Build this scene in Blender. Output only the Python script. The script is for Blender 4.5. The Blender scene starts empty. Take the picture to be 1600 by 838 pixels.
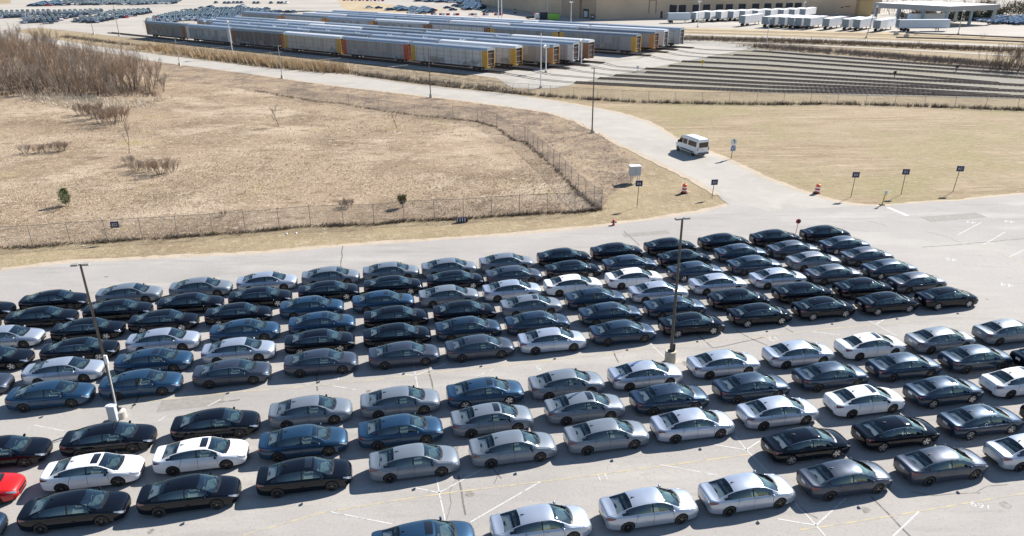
import bpy, bmesh, math, random
from mathutils import Vector, Matrix
import numpy as np

# ------------------------------------------------------------------ camera, sky, sun, exposure
R = math.radians
scene = bpy.context.scene
FPX, PITCH, ROLL, HCAM = 1150.0, 0.400581, -0.009281, 26.5706     # focal length in pixels of a 1600 px wide frame
cd = bpy.data.cameras.new("camera"); cam = bpy.data.objects.new("camera", cd); scene.collection.objects.link(cam)
cd.sensor_width = 36.0; cd.lens = 36.0*FPX/1600.0; cd.clip_start = 0.5; cd.clip_end = 6000
_r = Vector((1, 0, 0)); _f = Vector((0, math.cos(PITCH), -math.sin(PITCH))); _d = Vector((0, -math.sin(PITCH), -math.cos(PITCH)))
_X = math.cos(ROLL)*_r - math.sin(ROLL)*_d; _D = math.sin(ROLL)*_r + math.cos(ROLL)*_d
M = Matrix.Identity(4)
for i in range(3):
    M[i][0] = _X[i]; M[i][1] = -_D[i]; M[i][2] = -_f[i]
M[2][3] = HCAM
cam.matrix_world = M; scene.camera = cam

SUN_AZ, SUN_EL = 41.0, 37.0     # direction TO the sun: degrees counter-clockwise from +x, and elevation
world = bpy.data.worlds.new("World"); scene.world = world; world.use_nodes = True
wn = world.node_tree.nodes; wl = world.node_tree.links
bg = wn["Background"]; sky = wn.new("ShaderNodeTexSky"); sky.sky_type = 'NISHITA'; sky.sun_disc = False
sky.sun_elevation = R(SUN_EL); sky.sun_rotation = R(90-SUN_AZ); sky.altitude = 200; sky.air_density = 1.0; sky.dust_density = 0.1; sky.ozone_density = 2.2
wl.new(sky.outputs[0], bg.inputs[0]); bg.inputs[1].default_value = 0.074
sd = bpy.data.lights.new("sun", 'SUN'); sd.energy = 5.0; sd.angle = R(0.53); sd.color = (1.0, 0.955, 0.89)
sun = bpy.data.objects.new("sun", sd); scene.collection.objects.link(sun)
sv = Vector((math.cos(R(SUN_AZ))*math.cos(R(SUN_EL)), math.sin(R(SUN_AZ))*math.cos(R(SUN_EL)), math.sin(R(SUN_EL))))
sun.rotation_euler = sv.to_track_quat('Z', 'Y').to_euler()
vs = scene.view_settings; vs.view_transform = 'Standard'; vs.look = 'None'; vs.gamma = 1.0; vs.exposure = 0.86
try: vs.use_curve_mapping = False
except Exception: pass

# ------------------------------------------------------------------ helpers
random.seed(11); rng = np.random.default_rng(5)
C = scene.collection
def gp(px, py, z=0.0):
    """survey helper: the point of the horizontal plane z that the photograph shows at pixel (px, py)"""
    u2, v2 = (px-800)/FPX, (py-419)/FPX
    u = u2*math.cos(ROLL)+v2*math.sin(ROLL); v = -u2*math.sin(ROLL)+v2*math.cos(ROLL)
    dy = math.cos(PITCH)-v*math.sin(PITCH); dz = -math.sin(PITCH)-v*math.cos(PITCH)
    t = (z-HCAM)/dz
    return Vector((u*t, dy*t, z))
def px_of(p):
    x, y, z = p[0], p[1], p[2]-HCAM
    d = y*math.cos(PITCH)-z*math.sin(PITCH); u = x; v = -(y*math.sin(PITCH)+z*math.cos(PITCH))
    u2 = u*math.cos(ROLL)-v*math.sin(ROLL); v2 = u*math.sin(ROLL)+v*math.cos(ROLL)
    return 800+FPX*u2/d, 419+FPX*v2/d
def height_at(p, ty):
    lo, hi = 0.0, 40.0
    for _ in range(40):
        m = (lo+hi)/2
        if px_of((p[0], p[1], m))[1] > ty: lo = m
        else: hi = m
    return lo

def nodes_mat(name):
    m = bpy.data.materials.new(name); m.use_nodes = True
    return m, m.node_tree.nodes, m.node_tree.links, m.node_tree.nodes["Principled BSDF"]
def mat(name, col, rough=0.6, metal=0.0, coat=0.0, var=0.0, vscale=3.0, bump=0.0, spec=None):
    m, n, l, b = nodes_mat(name)
    b.inputs["Base Color"].default_value = (*col, 1); b.inputs["Roughness"].default_value = rough
    b.inputs["Metallic"].default_value = metal; b.inputs["Coat Weight"].default_value = coat; b.inputs["Coat Roughness"].default_value = 0.04
    if spec is not None: b.inputs["Specular IOR Level"].default_value = spec
    if var or bump:
        tc = n.new("ShaderNodeTexCoord"); nz = n.new("ShaderNodeTexNoise"); nz.inputs["Scale"].default_value = vscale
        nz.inputs["Detail"].default_value = 6; nz.inputs["Roughness"].default_value = 0.65
        l.new(tc.outputs["Object"], nz.inputs["Vector"])
        if var:
            rp = n.new("ShaderNodeValToRGB"); rp.color_ramp.elements[0].position = 0.3; rp.color_ramp.elements[1].position = 0.7
            rp.color_ramp.elements[0].color = (*[c*(1-var) for c in col], 1); rp.color_ramp.elements[1].color = (*[min(1, c*(1+var)) for c in col], 1)
            l.new(nz.outputs["Fac"], rp.inputs[0]); l.new(rp.outputs[0], b.inputs["Base Color"])
        if bump:
            bp = n.new("ShaderNodeBump"); bp.inputs["Strength"].default_value = 1; bp.inputs["Distance"].default_value = bump
            l.new(nz.outputs["Fac"], bp.inputs["Height"]); l.new(bp.outputs[0], b.inputs["Normal"])
    return m

def ground_mat(name, layers, rough=0.95, bump=0.0, bscale=2.0, lines=None):
    """layers: first = (col), then (col, scale, lo, hi, stretch(x,y), rot) mixed in by noise"""
    m, n, l, b = nodes_mat(name); b.inputs["Roughness"].default_value = rough; b.inputs["Specular IOR Level"].default_value = 0.15
    tc = n.new("ShaderNodeTexCoord"); cur = None
    base = n.new("ShaderNodeRGB"); base.outputs[0].default_value = (*layers[0], 1); cur = base.outputs[0]
    for k, (col, sc, lo, hi, st, rot) in enumerate(layers[1:]):
        mp = n.new("ShaderNodeMapping"); mp.inputs["Scale"].default_value = (st[0], st[1], 1); mp.inputs["Rotation"].default_value = (0, 0, rot); mp.inputs["Location"].default_value = (13.7*k, 7.1*k, 3.3*k)
        nz = n.new("ShaderNodeTexNoise"); nz.inputs["Scale"].default_value = sc; nz.inputs["Detail"].default_value = 8; nz.inputs["Roughness"].default_value = 0.62
        rp = n.new("ShaderNodeMapRange"); rp.inputs[1].default_value = lo; rp.inputs[2].default_value = hi; rp.clamp = True
        mx = n.new("ShaderNodeMix"); mx.data_type = 'RGBA'
        l.new(tc.outputs["Object"], mp.inputs[0]); l.new(mp.outputs[0], nz.inputs["Vector"]); l.new(nz.outputs["Fac"], rp.inputs[0])
        l.new(rp.outputs[0], mx.inputs[0]); l.new(cur, mx.inputs[6]); mx.inputs[7].default_value = (*col, 1); cur = mx.outputs[2]
    l.new(cur, b.inputs["Base Color"])
    if bump:
        nz = n.new("ShaderNodeTexNoise"); nz.inputs["Scale"].default_value = bscale; nz.inputs["Detail"].default_value = 5; nz.inputs["Roughness"].default_value = 0.7
        l.new(tc.outputs["Object"], nz.inputs["Vector"])
        bp = n.new("ShaderNodeBump"); bp.inputs["Strength"].default_value = 1; bp.inputs["Distance"].default_value = bump
        l.new(nz.outputs["Fac"], bp.inputs["Height"]); l.new(bp.outputs[0], b.inputs["Normal"])
    return m

class MB:
    """collects simple shapes into one mesh"""
    def __init__(s): s.v = []; s.f = []; s.m = []
    def add(s, vs_, fs, mi=0):
        o = len(s.v); s.v += [tuple(v) for v in vs_]; s.f += [tuple(i+o for i in f) for f in fs]; s.m += [mi]*len(fs); return s
    def box(s, c, size, rz=0.0, mi=0, taper=1.0, ry=0.0):
        hx, hy, hz = size[0]/2, size[1]/2, size[2]/2; P = []
        for z, t in ((-hz, 1.0), (hz, taper)):
            for x, y in ((-hx, -hy), (hx, -hy), (hx, hy), (-hx, hy)):
                v = Vector((x*t, y*t, z))
                if ry: v = Matrix.Rotation(ry, 3, 'Y') @ v
                if rz: v = Matrix.Rotation(rz, 3, 'Z') @ v
                P.append(v+Vector(c))
        return s.add(P, [(0, 3, 2, 1), (4, 5, 6, 7), (0, 1, 5, 4), (1, 2, 6, 5), (2, 3, 7, 6), (3, 0, 4, 7)], mi)
    def tube(s, a, b, r0, r1=None, n=8, mi=0, caps=True):
        a, b = Vector(a), Vector(b); r1 = r0 if r1 is None else r1; d = (b-a)
        if d.length < 1e-6: return s
        d.normalize(); up = Vector((0, 0, 1)) if abs(d.z) < 0.9 else Vector((1, 0, 0)); x = d.cross(up).normalized(); y = d.cross(x); P = []
        for c, r in ((a, r0), (b, r1)):
            for k in range(n):
                t = 2*math.pi*k/n; P.append(c+x*(r*math.cos(t))+y*(r*math.sin(t)))
        F = [(k, (k+1) % n, n+(k+1) % n, n+k) for k in range(n)]
        if caps: F += [tuple(range(n-1, -1, -1)), tuple(range(n, 2*n))]
        return s.add(P, F, mi)
    def lathe(s, c, prof, n=20, axis='Z', mi=0):
        """prof: list of (r, h) or (r, h, mi)"""
        c = Vector(c); o = len(s.v)
        for p in prof:
            for k in range(n):
                t = 2*math.pi*k/n; a, b = p[0]*math.cos(t), p[0]*math.sin(t)
                v = {'Z': (a, b, p[1]), 'Y': (a, p[1], -b), 'X': (p[1], a, b)}[axis]
                s.v.append(tuple(c+Vector(v)))
        for j in range(len(prof)-1):
            for k in range(n):
                s.f.append((o+j*n+k, o+j*n+(k+1) % n, o+(j+1)*n+(k+1) % n, o+(j+1)*n+k)); s.m.append(prof[j+1][2] if len(prof[j+1]) > 2 else mi)
        return s
    def mesh(s, name, mats, smooth=False, angle=None):
        me = bpy.data.meshes.new(name); me.from_pydata(s.v, [], s.f)
        for m in (mats if isinstance(mats, (list, tuple)) else [mats]): me.materials.append(m)
        me.polygons.foreach_set("material_index", s.m)
        if smooth or angle:
            me.polygons.foreach_set("use_smooth", [True]*len(me.polygons))
            if angle: me.set_sharp_from_angle(angle=R(angle))
        me.update(); return me
    def build(s, name, mats, parent=None, smooth=False, angle=None):
        return link(name, s.mesh(name, mats, smooth, angle), parent)
def link(name, me, parent=None):
    o = bpy.data.objects.new(name, me); C.objects.link(o)
    if parent is not None: o.parent = parent
    return o
def tag(o, label=None, cat=None, group=None, kind=None):
    if label: o['label'] = label
    if cat: o['category'] = cat
    if group: o['group'] = group
    if kind: o['kind'] = kind
    return o
def empty(name, loc=(0, 0, 0), rz=0.0):
    o = bpy.data.objects.new(name, None); C.objects.link(o); o.location = loc; o.rotation_euler = (0, 0, rz); o.empty_display_size = 0.3
    return o
def copy_tree(o, parent=None, keep=lambda c: True):
    c = o.copy(); C.objects.link(c); c.parent = parent
    for ch in o.children:
        if keep(ch): copy_tree(ch, c, keep)
    return c
def structure(name, mb_or_me, mats, label=None):
    o = mb_or_me.build(name, mats); o['kind'] = 'structure'
    if label: o['label'] = label
    return o
def sheet(name, pts, z, m, jitter=0.0, step=3.0, world_pts=False, kind='structure', label=None):
    """flat ground sheet from an outline; the outline is subdivided and made slightly uneven"""
    P = [Vector((p[0], p[1], 0)) if world_pts else gp(*p) for p in pts]; Q = []
    for a, b in zip(P, P[1:]+P[:1]):
        L = (b-a).length; k = max(1, min(90, int(L/step))) if jitter else 1
        for i in range(k):
            q = a.lerp(b, i/k)
            if jitter: q = q+Vector((random.uniform(-1, 1), random.uniform(-1, 1), 0))*jitter*(0 if i == 0 else 1)
            Q.append((q.x, q.y))
    bm = bmesh.new(); vv = [bm.verts.new((x, y, z)) for x, y in Q]; f = bm.faces.new(vv)
    if f.normal.z < 0: f.normal_flip()
    bmesh.ops.triangulate(bm, faces=[f]); me = bpy.data.meshes.new(name); bm.to_mesh(me); bm.free()
    for p in me.polygons:
        if p.normal.z < 0: p.flip()
    me.materials.append(m); o = link(name, me); o['kind'] = kind
    if label: o['label'] = label
    return o
def ribbon(mb, pts, w, z, mi=0, world_pts=False, wob=0.0):
    P = [Vector((p[0], p[1], 0)) if world_pts else gp(*p) for p in pts]
    if wob:
        Q = [P[0]]
        for a, b in zip(P, P[1:]):
            k = max(1, int((b-a).length/0.8))
            for i in range(1, k+1): Q.append(a.lerp(b, i/k)+Vector((random.uniform(-1, 1), random.uniform(-1, 1), 0))*wob)
        P = Q
    L = []; 
    for i, p in enumerate(P):
        d = (P[min(i+1, len(P)-1)]-P[max(i-1, 0)]).normalized(); nrm = Vector((-d.y, d.x, 0))*w/2
        if nrm.length < 1e-6: nrm = Vector((w/2, 0, 0))
        L.append((p-nrm, p+nrm))
    vs_ = []; 
    for a, b in L: vs_ += [(a.x, a.y, z), (b.x, b.y, z)]
    mb.add(vs_, [(2*i, 2*i+2, 2*i+3, 2*i+1) for i in range(len(P)-1)], mi)
    return mb
def resample(P, step):
    Q = [P[0].copy()]; carry = 0.0
    for a, b in zip(P, P[1:]):
        L = (b-a).length; t = step-carry
        while t <= L:
            Q.append(a.lerp(b, t/L)); t += step
        carry = L-(t-step)
    return Q
ORD = ['zeroth', 'first', 'second', 'third', 'fourth', 'fifth', 'sixth', 'seventh', 'eighth', 'ninth', 'tenth', 'eleventh', 'twelfth', 'thirteenth', 'fourteenth', 'fifteenth', 'sixteenth', 'seventeenth', 'eighteenth', 'nineteenth']
for _t in ('twent', 'thirt', 'fort', 'fift', 'sixt', 'sevent', 'eight', 'ninet'): ORD += [_t+'ieth']+[_t+'y-'+ORD[_k] for _k in range(1, 10)]

# ------------------------------------------------------------------ ground and paving
m_base = ground_mat("dry_verge_grass", [(0.325, 0.256, 0.159), ((0.235, 0.177, 0.112), 0.12, 0.45, 0.7, (1, 1), 0), ((0.424, 0.344, 0.232), 1.1, 0.5, 0.75, (1, 1), 0), ((0.154, 0.115, 0.074), 2.3, 0.56, 0.78, (1, 1), 0)], bump=0.12, bscale=2.5)
m_field = ground_mat("winter_field_grass", [(0.361, 0.270, 0.185), ((0.226, 0.163, 0.106), 0.05, 0.45, 0.62, (1, 1), 0), ((0.469, 0.369, 0.269), 0.07, 0.5, 0.64, (1, 1.6), 0.3), ((0.198, 0.142, 0.091), 0.35, 0.53, 0.68, (1, 1.8), 0), ((0.505, 0.404, 0.293), 0.9, 0.54, 0.68, (1, 1.3), 0), ((0.198, 0.142, 0.094), 2.2, 0.55, 0.70, (1, 1.5), 0), ((0.540, 0.446, 0.332), 3.1, 0.58, 0.72, (1, 1), 0), ((0.325, 0.266, 0.127), 0.11, 0.6, 0.75, (1, 1), 0)], bump=0.22, bscale=2.2)
m_bank = ground_mat("weedy_bank", [(0.333, 0.250, 0.172), ((0.185, 0.139, 0.105), 0.16, 0.42, 0.62, (1, 1), 0), ((0.445, 0.352, 0.239), 0.5, 0.52, 0.72, (1, 1), 0), ((0.121, 0.092, 0.072), 1.4, 0.55, 0.72, (1, 1), 0)], bump=0.25, bscale=1.4)
m_lawn = ground_mat("mown_dry_lawn", [(0.346, 0.270, 0.177), ((0.267, 0.199, 0.124), 0.10, 0.43, 0.62, (0.5, 2.2), R(-6)), ((0.422, 0.331, 0.228), 0.35, 0.5, 0.68, (0.35, 2.5), R(-6)), ((0.282, 0.239, 0.129), 0.045, 0.47, 0.62, (1, 1), 0), ((0.197, 0.146, 0.095), 1.3, 0.54, 0.70, (0.5, 1.8), R(-6)), ((0.468, 0.381, 0.275), 2.4, 0.56, 0.72, (0.6, 1.4), R(-6))], bump=0.10, bscale=3.0)
m_asph = ground_mat("old_pale_asphalt", [(0.377, 0.351, 0.325), ((0.321, 0.302, 0.284), 0.06, 0.42, 0.66, (1, 1), 0), ((0.434, 0.408, 0.369), 0.22, 0.5, 0.7, (0.4, 1.5), R(11)), ((0.283, 0.263, 0.238), 0.55, 0.56, 0.8, (0.25, 2.4), R(11)), ((0.271, 0.257, 0.245), 7.0, 0.55, 0.75, (1, 1), 0), ((0.462, 0.430, 0.386), 11.0, 0.57, 0.74, (1, 1), 0)], rough=0.85, bump=0.012, bscale=14)
m_road = ground_mat("pale_road_asphalt", [(0.413, 0.385, 0.340), ((0.343, 0.321, 0.288), 0.08, 0.45, 0.7, (1, 1), 0), ((0.462, 0.429, 0.373), 0.4, 0.5, 0.75, (1, 1), 0), ((0.315, 0.292, 0.258), 5.0, 0.56, 0.76, (1, 1), 0)], rough=0.85)
m_far = ground_mat("far_lot_paving", [(0.414, 0.378, 0.333), ((0.342, 0.315, 0.279), 0.03, 0.45, 0.68, (1, 1), 0), ((0.468, 0.432, 0.378), 0.09, 0.5, 0.7, (0.3, 1.6), 0.2)], rough=0.9)
m_gravel = ground_mat("rail_yard_gravel", [(0.40, 0.37, 0.33), ((0.30, 0.275, 0.235), 0.10, 0.45, 0.66, (0.5, 2.0), R(-35)), ((0.46, 0.43, 0.38), 0.7, 0.5, 0.75, (1, 1), 0), ((0.24, 0.215, 0.18), 2.5, 0.56, 0.75, (1, 1), 0)], bump=0.06, bscale=6)
m_trackbed = ground_mat("track_strips_gravel", [(0.263, 0.245, 0.205), ((0.249, 0.219, 0.139), 0.07, 0.5, 0.66, (0.5, 2.0), 0), ((0.322, 0.299, 0.263), 0.7, 0.5, 0.75, (1, 1), 0), ((0.161, 0.146, 0.120), 2.0, 0.52, 0.75, (1, 1), 0)], bump=0.08, bscale=5)
m_ballast = ground_mat("shadow_dark_ballast", [(0.085, 0.080, 0.078), ((0.15, 0.135, 0.12), 1.2, 0.5, 0.75, (1, 1), 0), ((0.05, 0.048, 0.05), 0.4, 0.5, 0.7, (1, 1), 0)], bump=0.06, bscale=8)  # dark ballast, with the rails' shadows put into its colour too
m_weeds = ground_mat("brown_weed_strip", [(0.30, 0.235, 0.155), ((0.17, 0.13, 0.09), 0.4, 0.45, 0.62, (1, 1), 0), ((0.42, 0.34, 0.22), 1.1, 0.5, 0.7, (1, 1), 0)], bump=0.4, bscale=0.9)
m_tan = ground_mat("tan_bare_soil", [(0.42, 0.33, 0.215), ((0.50, 0.42, 0.30), 0.08, 0.45, 0.7, (1, 1), 0), ((0.30, 0.235, 0.15), 0.5, 0.5, 0.75, (1, 1), 0)], bump=0.1, bscale=1.5)

g = MB(); g.add([(-2500, -60, 0), (2500, -60, 0), (2500, 4500, 0), (-2500, 4500, 0)], [(0, 1, 2, 3)])
structure("ground", g, m_base)
# winter field inside the chain link fence, weedy bank between field and road
FENCE = [(-60, 390), (52, 386.5), (111, 381.5), (168, 378), (223, 374), (278.5, 371), (333, 367), (384, 364), (437, 358.5), (486, 354), (537, 352.5), (585, 351.5), (632, 346), (679, 344), (724.5, 342.5), (768, 339), (812, 336), (855, 333.7), (898, 332.5), (940, 327.5)]
DIAG = [(940, 327.5), (928, 322), (915, 312.5), (903, 302.5), (892, 290), (883, 280), (874, 270), (865, 261), (856, 254), (848, 246.5), (840, 240), (833, 234), (825, 226), (820, 222.5), (803, 220), (776, 200), (746, 190.5), (708, 186.7)]
FAR = [(708, 186.7), (685, 184), (648, 181), (583, 171.5), (530, 161.5), (495, 159.5), (435, 149), (400, 142.5), (340, 133), (280, 127), (225, 118), (120, 100), (0, 82), (-80, 72)]
ROAD_LO = [(0, 62), (75, 68), (140, 78), (250, 97.5), (400, 117), (525, 134.5), (650, 149), (725, 158), (800, 168), (855, 175.5), (900, 190), (935, 208), (960, 222), (1013, 248), (1076, 279), (1108, 297), (1121, 305), (1128, 312)]
ROAD_UP = [(0, 45), (75, 60), (150, 72.5), (250, 86), (400, 104.5), (550, 118), (650, 132.5), (800, 148), (863, 157.5), (913, 166), (963, 175.5), (1013, 190.5), (1063, 220), (1113, 239), (1160, 260), (1200, 279), (1250, 298), (1300, 313), (1340, 320.5), (1380, 323)]
sheet("winter_field", [(-220, 395)]+FENCE[1:]+DIAG[1:]+FAR[1:-2]+[(-250, 75)], 0.02, m_field, 0.25)
sheet("weedy_bank", [(940, 327)]+DIAG[1:]+FAR[1:]+[(-80, 60)]+ROAD_LO[1:13]+[(990, 245), (1010, 262), (985, 285), (960, 300), (948, 315)], 0.03, m_bank, 0.35)
# the big parking lot: one sheet joined to the road
LOT_TOP = [(-400, 438), (0, 424), (60, 417), (120, 410.5), (250, 405), (400, 398), (525, 387), (660, 378), (800, 368.5), (925, 357), (1025, 343.5), (1100, 332), (1140, 322), (1136, 315)]
sheet("parking_lot", LOT_TOP+[ROAD_LO[-2]]+[(1200, 330), (1340, 322)]+[(1380, 323), (1425, 318.5), (1500, 314), (1550, 308.5), (1640, 300), (2300, 240), (3000, 900), (-1200, 1100), (-1200, 470)], 0.04, m_asph, 0.12)
sheet("access_road", ROAD_LO+[(1136, 318), (1190, 345), (1300, 340)]+ROAD_UP[::-1], 0.032, m_road, 0.08)
m_sand = ground_mat("sandy_shoulder", [(0.47, 0.39, 0.30), ((0.40, 0.33, 0.25), 0.5, 0.45, 0.7, (1, 1), 0), ((0.36, 0.31, 0.25), 2.0, 0.52, 0.7, (1, 1), 0)], bump=0.03)
sh = MB(); ribbon(sh, [(x, y-0.5) for x, y in LOT_TOP[1:-1]], 1.5, 0.036, wob=0.22); structure("sandy_shoulder", sh, m_sand)
sh = MB(); ribbon(sh, ROAD_LO[4:-1], 1.0, 0.0345, wob=0.2); structure("road_shoulder", sh, m_sand)
sh = MB(); ribbon(sh, ROAD_UP[4:]+[(1425, 318.5), (1500, 314), (1550, 308.5), (1620, 302)], 1.0, 0.0345, wob=0.2); structure("lawn_shoulder", sh, m_sand)
# lawn right of the road
sheet("mown_lawn", ROAD_UP[9:]+[(1425, 318), (1500, 313.5), (1550, 308), (1640, 300), (2200, 250), (2200, 205), (1600, 172), (1500, 168.5), (1400, 165.5), (1300, 163), (1200, 163.5), (1000, 160), (900, 157)], 0.022, m_lawn, 0.1)
# rail yard
sheet("rail_yard_gravel", [(222, 37), (232, 61.5), (290, 69), (361, 77), (441, 86), (534, 96), (642, 108), (740, 117.5), (775, 122), (800, 137), (830, 139.5), (870, 138), (900, 131), (960, 132.5), (1120, 137), (1120, 62), (1062, 58), (1050, 44), (800, 32), (500, 18), (330, 24)], 0.05, m_gravel, 0.5)
sheet("train_side_verge", [(205, 58), (232, 61), (361, 76.5), (534, 95.5), (740, 117), (778, 122), (802, 137), (840, 141), (800, 147), (650, 131.5), (550, 117), (400, 103.5), (250, 85), (150, 71.5)], 0.048, m_weeds, 0.3)
sheet("track_field_gravel", [(905, 131.5), (1000, 136), (1200, 145.5), (1400, 150.5), (1600, 155), (1900, 163), (1900, 128), (1600, 111.5), (1400, 95), (1200, 77.5), (1060, 64)], 0.055, m_trackbed, 0.3)
sheet("yard_crossing_apron", [(800, 131), (825, 137.5), (858, 139), (893, 133), (960, 118), (1040, 102), (1110, 88), (1160, 79), (1180, 72), (1120, 67), (1066, 68), (1000, 92), (940, 102), (880, 112), (820, 121)], 0.06, m_road, 0.2)
# far paving and strips
sheet("far_lot_paving", [(-700, 30), (-100, 62), (60, 44), (130, 51), (185, 58), (233, 61), (225, 36), (330, 23), (480, 17), (600, 22), (800, 31), (1000, 42), (1200, 47), (1400, 51.5), (1600, 58), (2000, 72), (2000, -20), (1500, -30), (700, -40), (-400, -40)], 0.045, m_far)
def band(name, pts, w, z, m): structure(name, ribbon(MB(), pts, w, z, wob=0), m)
band("tan_soil_strip", [(560, 22), (800, 33.5), (1000, 43), (1200, 48.5), (1400, 52.7), (1600, 60)], 7.5, 0.075, m_tan)
band("service_road", [(1040, 53.5), (1200, 58.5), (1400, 65.5), (1600, 73.5), (1750, 80)], 6.0, 0.085, m_far)
band("brown_soil_strip", [(1050, 49), (1200, 53.5), (1400, 60.5), (1600, 68)], 4.5, 0.08, m_tan)
band("weed_strip", [(1055, 60), (1200, 63.5), (1300, 67.5), (1400, 71.5), (1600, 80), (1800, 88)], 12.0, 0.07, m_weeds)
band("service_track", [(1050, 64.5), (1200, 68.8), (1300, 73), (1400, 77.6), (1500, 83), (1600, 88.5), (1800, 98)], 3.0, 0.09, m_far)
band("weed_verge", [(1195, 74), (1215, 75), (1300, 80), (1400, 88), (1500, 96.5), (1600, 106)], 13.0, 0.065, m_bank)
sheet("grass_island", [(528, 0), (560, 0), (600, 6), (640, 12), (700, 16), (660, 24), (560, 21), (534, 12)], 0.06, m_tan, 0.5)
sheet("grass_corner", [(-60, -12), (14, -4), (18, 5), (-10, 8), (-200, 16)], 0.06, m_lawn, 0.5)
# white-straw patch and dirt patches on the field

# ------------------------------------------------------------------ painted markings, cracks
m_white = ground_mat("worn_white_paint", [(0.563, 0.555, 0.532), ((0.328, 0.313, 0.289), 3.0, 0.52, 0.66, (1, 1), 0), ((0.313, 0.297, 0.274), 14.0, 0.54, 0.66, (1, 1), 0)], rough=0.7)
m_faint = ground_mat("faded_white_paint", [(0.450, 0.432, 0.405), ((0.324, 0.306, 0.279), 2.0, 0.45, 0.6, (1, 1), 0)], rough=0.8)
m_yell = ground_mat("faded_yellow_paint", [(0.52, 0.43, 0.26), ((0.36, 0.335, 0.29), 1.5, 0.42, 0.6, (1, 1), 0)], rough=0.8)
m_crack = ground_mat("tar_filled_crack", [(0.16, 0.145, 0.13), ((0.28, 0.26, 0.235), 2.5, 0.5, 0.65, (1, 1), 0)], rough=0.8)
wl_ = MB()
for a in [[(682, 744), (686, 771), (696, 815)], [(647, 763), (686, 771)], [(686, 771), (756, 733)], [(517, 801), (612, 820)], [(844, 754), (735, 817)], [(1031, 727), (1121, 744)], [(1148, 682), (1166, 704), (1200, 739)], [(1166, 704), (1187, 690)],
          [(1116, 696), (1166, 704)], [(1242, 787), (1275, 822), (1291, 841)], [(1275, 822), (1322, 779)], [(1436, 800), (1392, 842)], [(1215, 812), (1275, 822)], [(1335, 491), (1368, 508), (1402, 526)], [(1368, 508), (1398, 490)],
          [(645.6, 567), (649, 587), (653, 608)], [(623, 585), (649, 587.5)], [(649, 587.5), (712, 563)], [(771, 578), (745, 589)], [(520, 604), (556, 610)], [(52, 665), (103, 675)], [(345, 625), (324, 636)],
          [(1495.3, 368.2), (1533, 348.3)], [(1534.4, 384.4), (1571, 363)], [(1576.5, 402.5), (1640, 372)], [(1268, 519), (1313, 524.6)], [(1017, 539), (1040, 561)], [(248, 659), (258, 652)]]:
    ribbon(wl_, a, 0.085, 0.046)
ribbon(wl_, [(1387, 325), (1418.6, 338)], 0.55, 0.046)
structure("white_bay_lines", wl_, m_white)
fl = MB()
for a in [[(1438, 364.4), (1495.3, 368.2)], [(1492, 397.5), (1576.5, 402.5)], [(1417, 378.7), (1534, 383.5)], [(1540, 324.6), (1640, 319)], [(1570.5, 342), (1640, 336)], [(1498, 414), (1640, 422)], [(1541, 433.6), (1640, 438)], [(1534.4, 384.4), (1640, 378)],
          [(747, 588.5), (800, 600)], [(1240, 540), (1330, 552)], [(455, 600), (520, 604)], [(700, 665), (760, 678)]]:
    ribbon(fl, a, 0.09, 0.046)
structure("faded_bay_lines", fl, m_faint)
yl = MB()
for a in [[(380, 838), (500, 803), (625, 782), (717, 769), (869, 751), (1037, 729), (1172, 711)], [(1250, 829), (1282, 825), (1437, 800), (1600, 772), (1700, 757)], [(480, 605), (640, 588), (800, 571), (960, 552), (1100, 535), (1200, 526.6), (1275, 516.5), (1425, 503)],
          [(40, 650), (200, 632), (340, 616), (480, 605)], [(1534.4, 384.4), (1576.5, 402.5), (1640, 430)]]:
    ribbon(yl, a, 0.09, 0.0455)
structure("yellow_row_lines", yl, m_yell)
ck = MB()
LOTP = [gp(*q) for q in LOT_TOP+[ROAD_LO[-2]]+[(1200, 330), (1340, 322)]+[(1380, 323), (1500, 316), (1640, 304), (3000, 900), (-1200, 1100)]]
def in_lot(q):
    c = False; j = len(LOTP)-1
    for i in range(len(LOTP)):
        if (LOTP[i].y > q.y) != (LOTP[j].y > q.y) and q.x < (LOTP[j].x-LOTP[i].x)*(q.y-LOTP[i].y)/(LOTP[j].y-LOTP[i].y)+LOTP[i].x: c = not c
        j = i
    return c
for a in [[(1360.5, 777), (1390, 806), (1425, 842)], [(716, 744), (721, 770), (728, 806)], [(494, 573), (495, 612)], [(669, 575), (678, 611)], [(1150, 517), (1173, 530), (1198, 541)], [(1088, 522), (1115, 545), (1160, 535), (1200, 526)], [(959, 550), (967, 568)],
          [(536, 385), (534, 402), (530, 425)], [(975, 362), (1000, 385)], [(1440, 387), (1500, 383), (1560, 377), (1640, 370)], [(205, 640), (214, 625), (220, 612)], [(340, 630), (375, 626)], [(1200, 500), (1240, 520)], [(880, 600), (886, 640)]]:
    ribbon(ck, a, 0.10, 0.0452, wob=0.05)
rk_ = random.Random(82)
for _ in range(12):
    x, y = rk_.uniform(120, 1590), rk_.choice([rk_.uniform(560, 830), rk_.uniform(340, 420), rk_.uniform(600, 830)]); a0 = rk_.uniform(0, 6.28); P0 = gp(x, y); L0 = rk_.uniform(1.5, 6); q_ = [(P0.x, P0.y)]
    for _k in range(5): a0 += rk_.uniform(-.5, .5); q_.append((q_[-1][0]+L0/5*math.cos(a0), q_[-1][1]+L0/5*math.sin(a0)))
    if in_lot(P0): ribbon(ck, q_, rk_.uniform(.03, .07), 0.0452, world_pts=True, wob=.04)
structure("tar_cracks", ck, m_crack)
m_stain = ground_mat("oil_stain", [(0.20, 0.185, 0.165), ((0.31, 0.29, 0.26), 2.2, 0.42, 0.62, (1, 1), 0)], rough=0.7); m_patch = ground_mat("asphalt_repair_patch", [(0.27, 0.25, 0.225), ((0.32, 0.30, 0.27), 3.0, 0.45, 0.65, (1, 1), 0)], rough=0.85)
st = MB()
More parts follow.
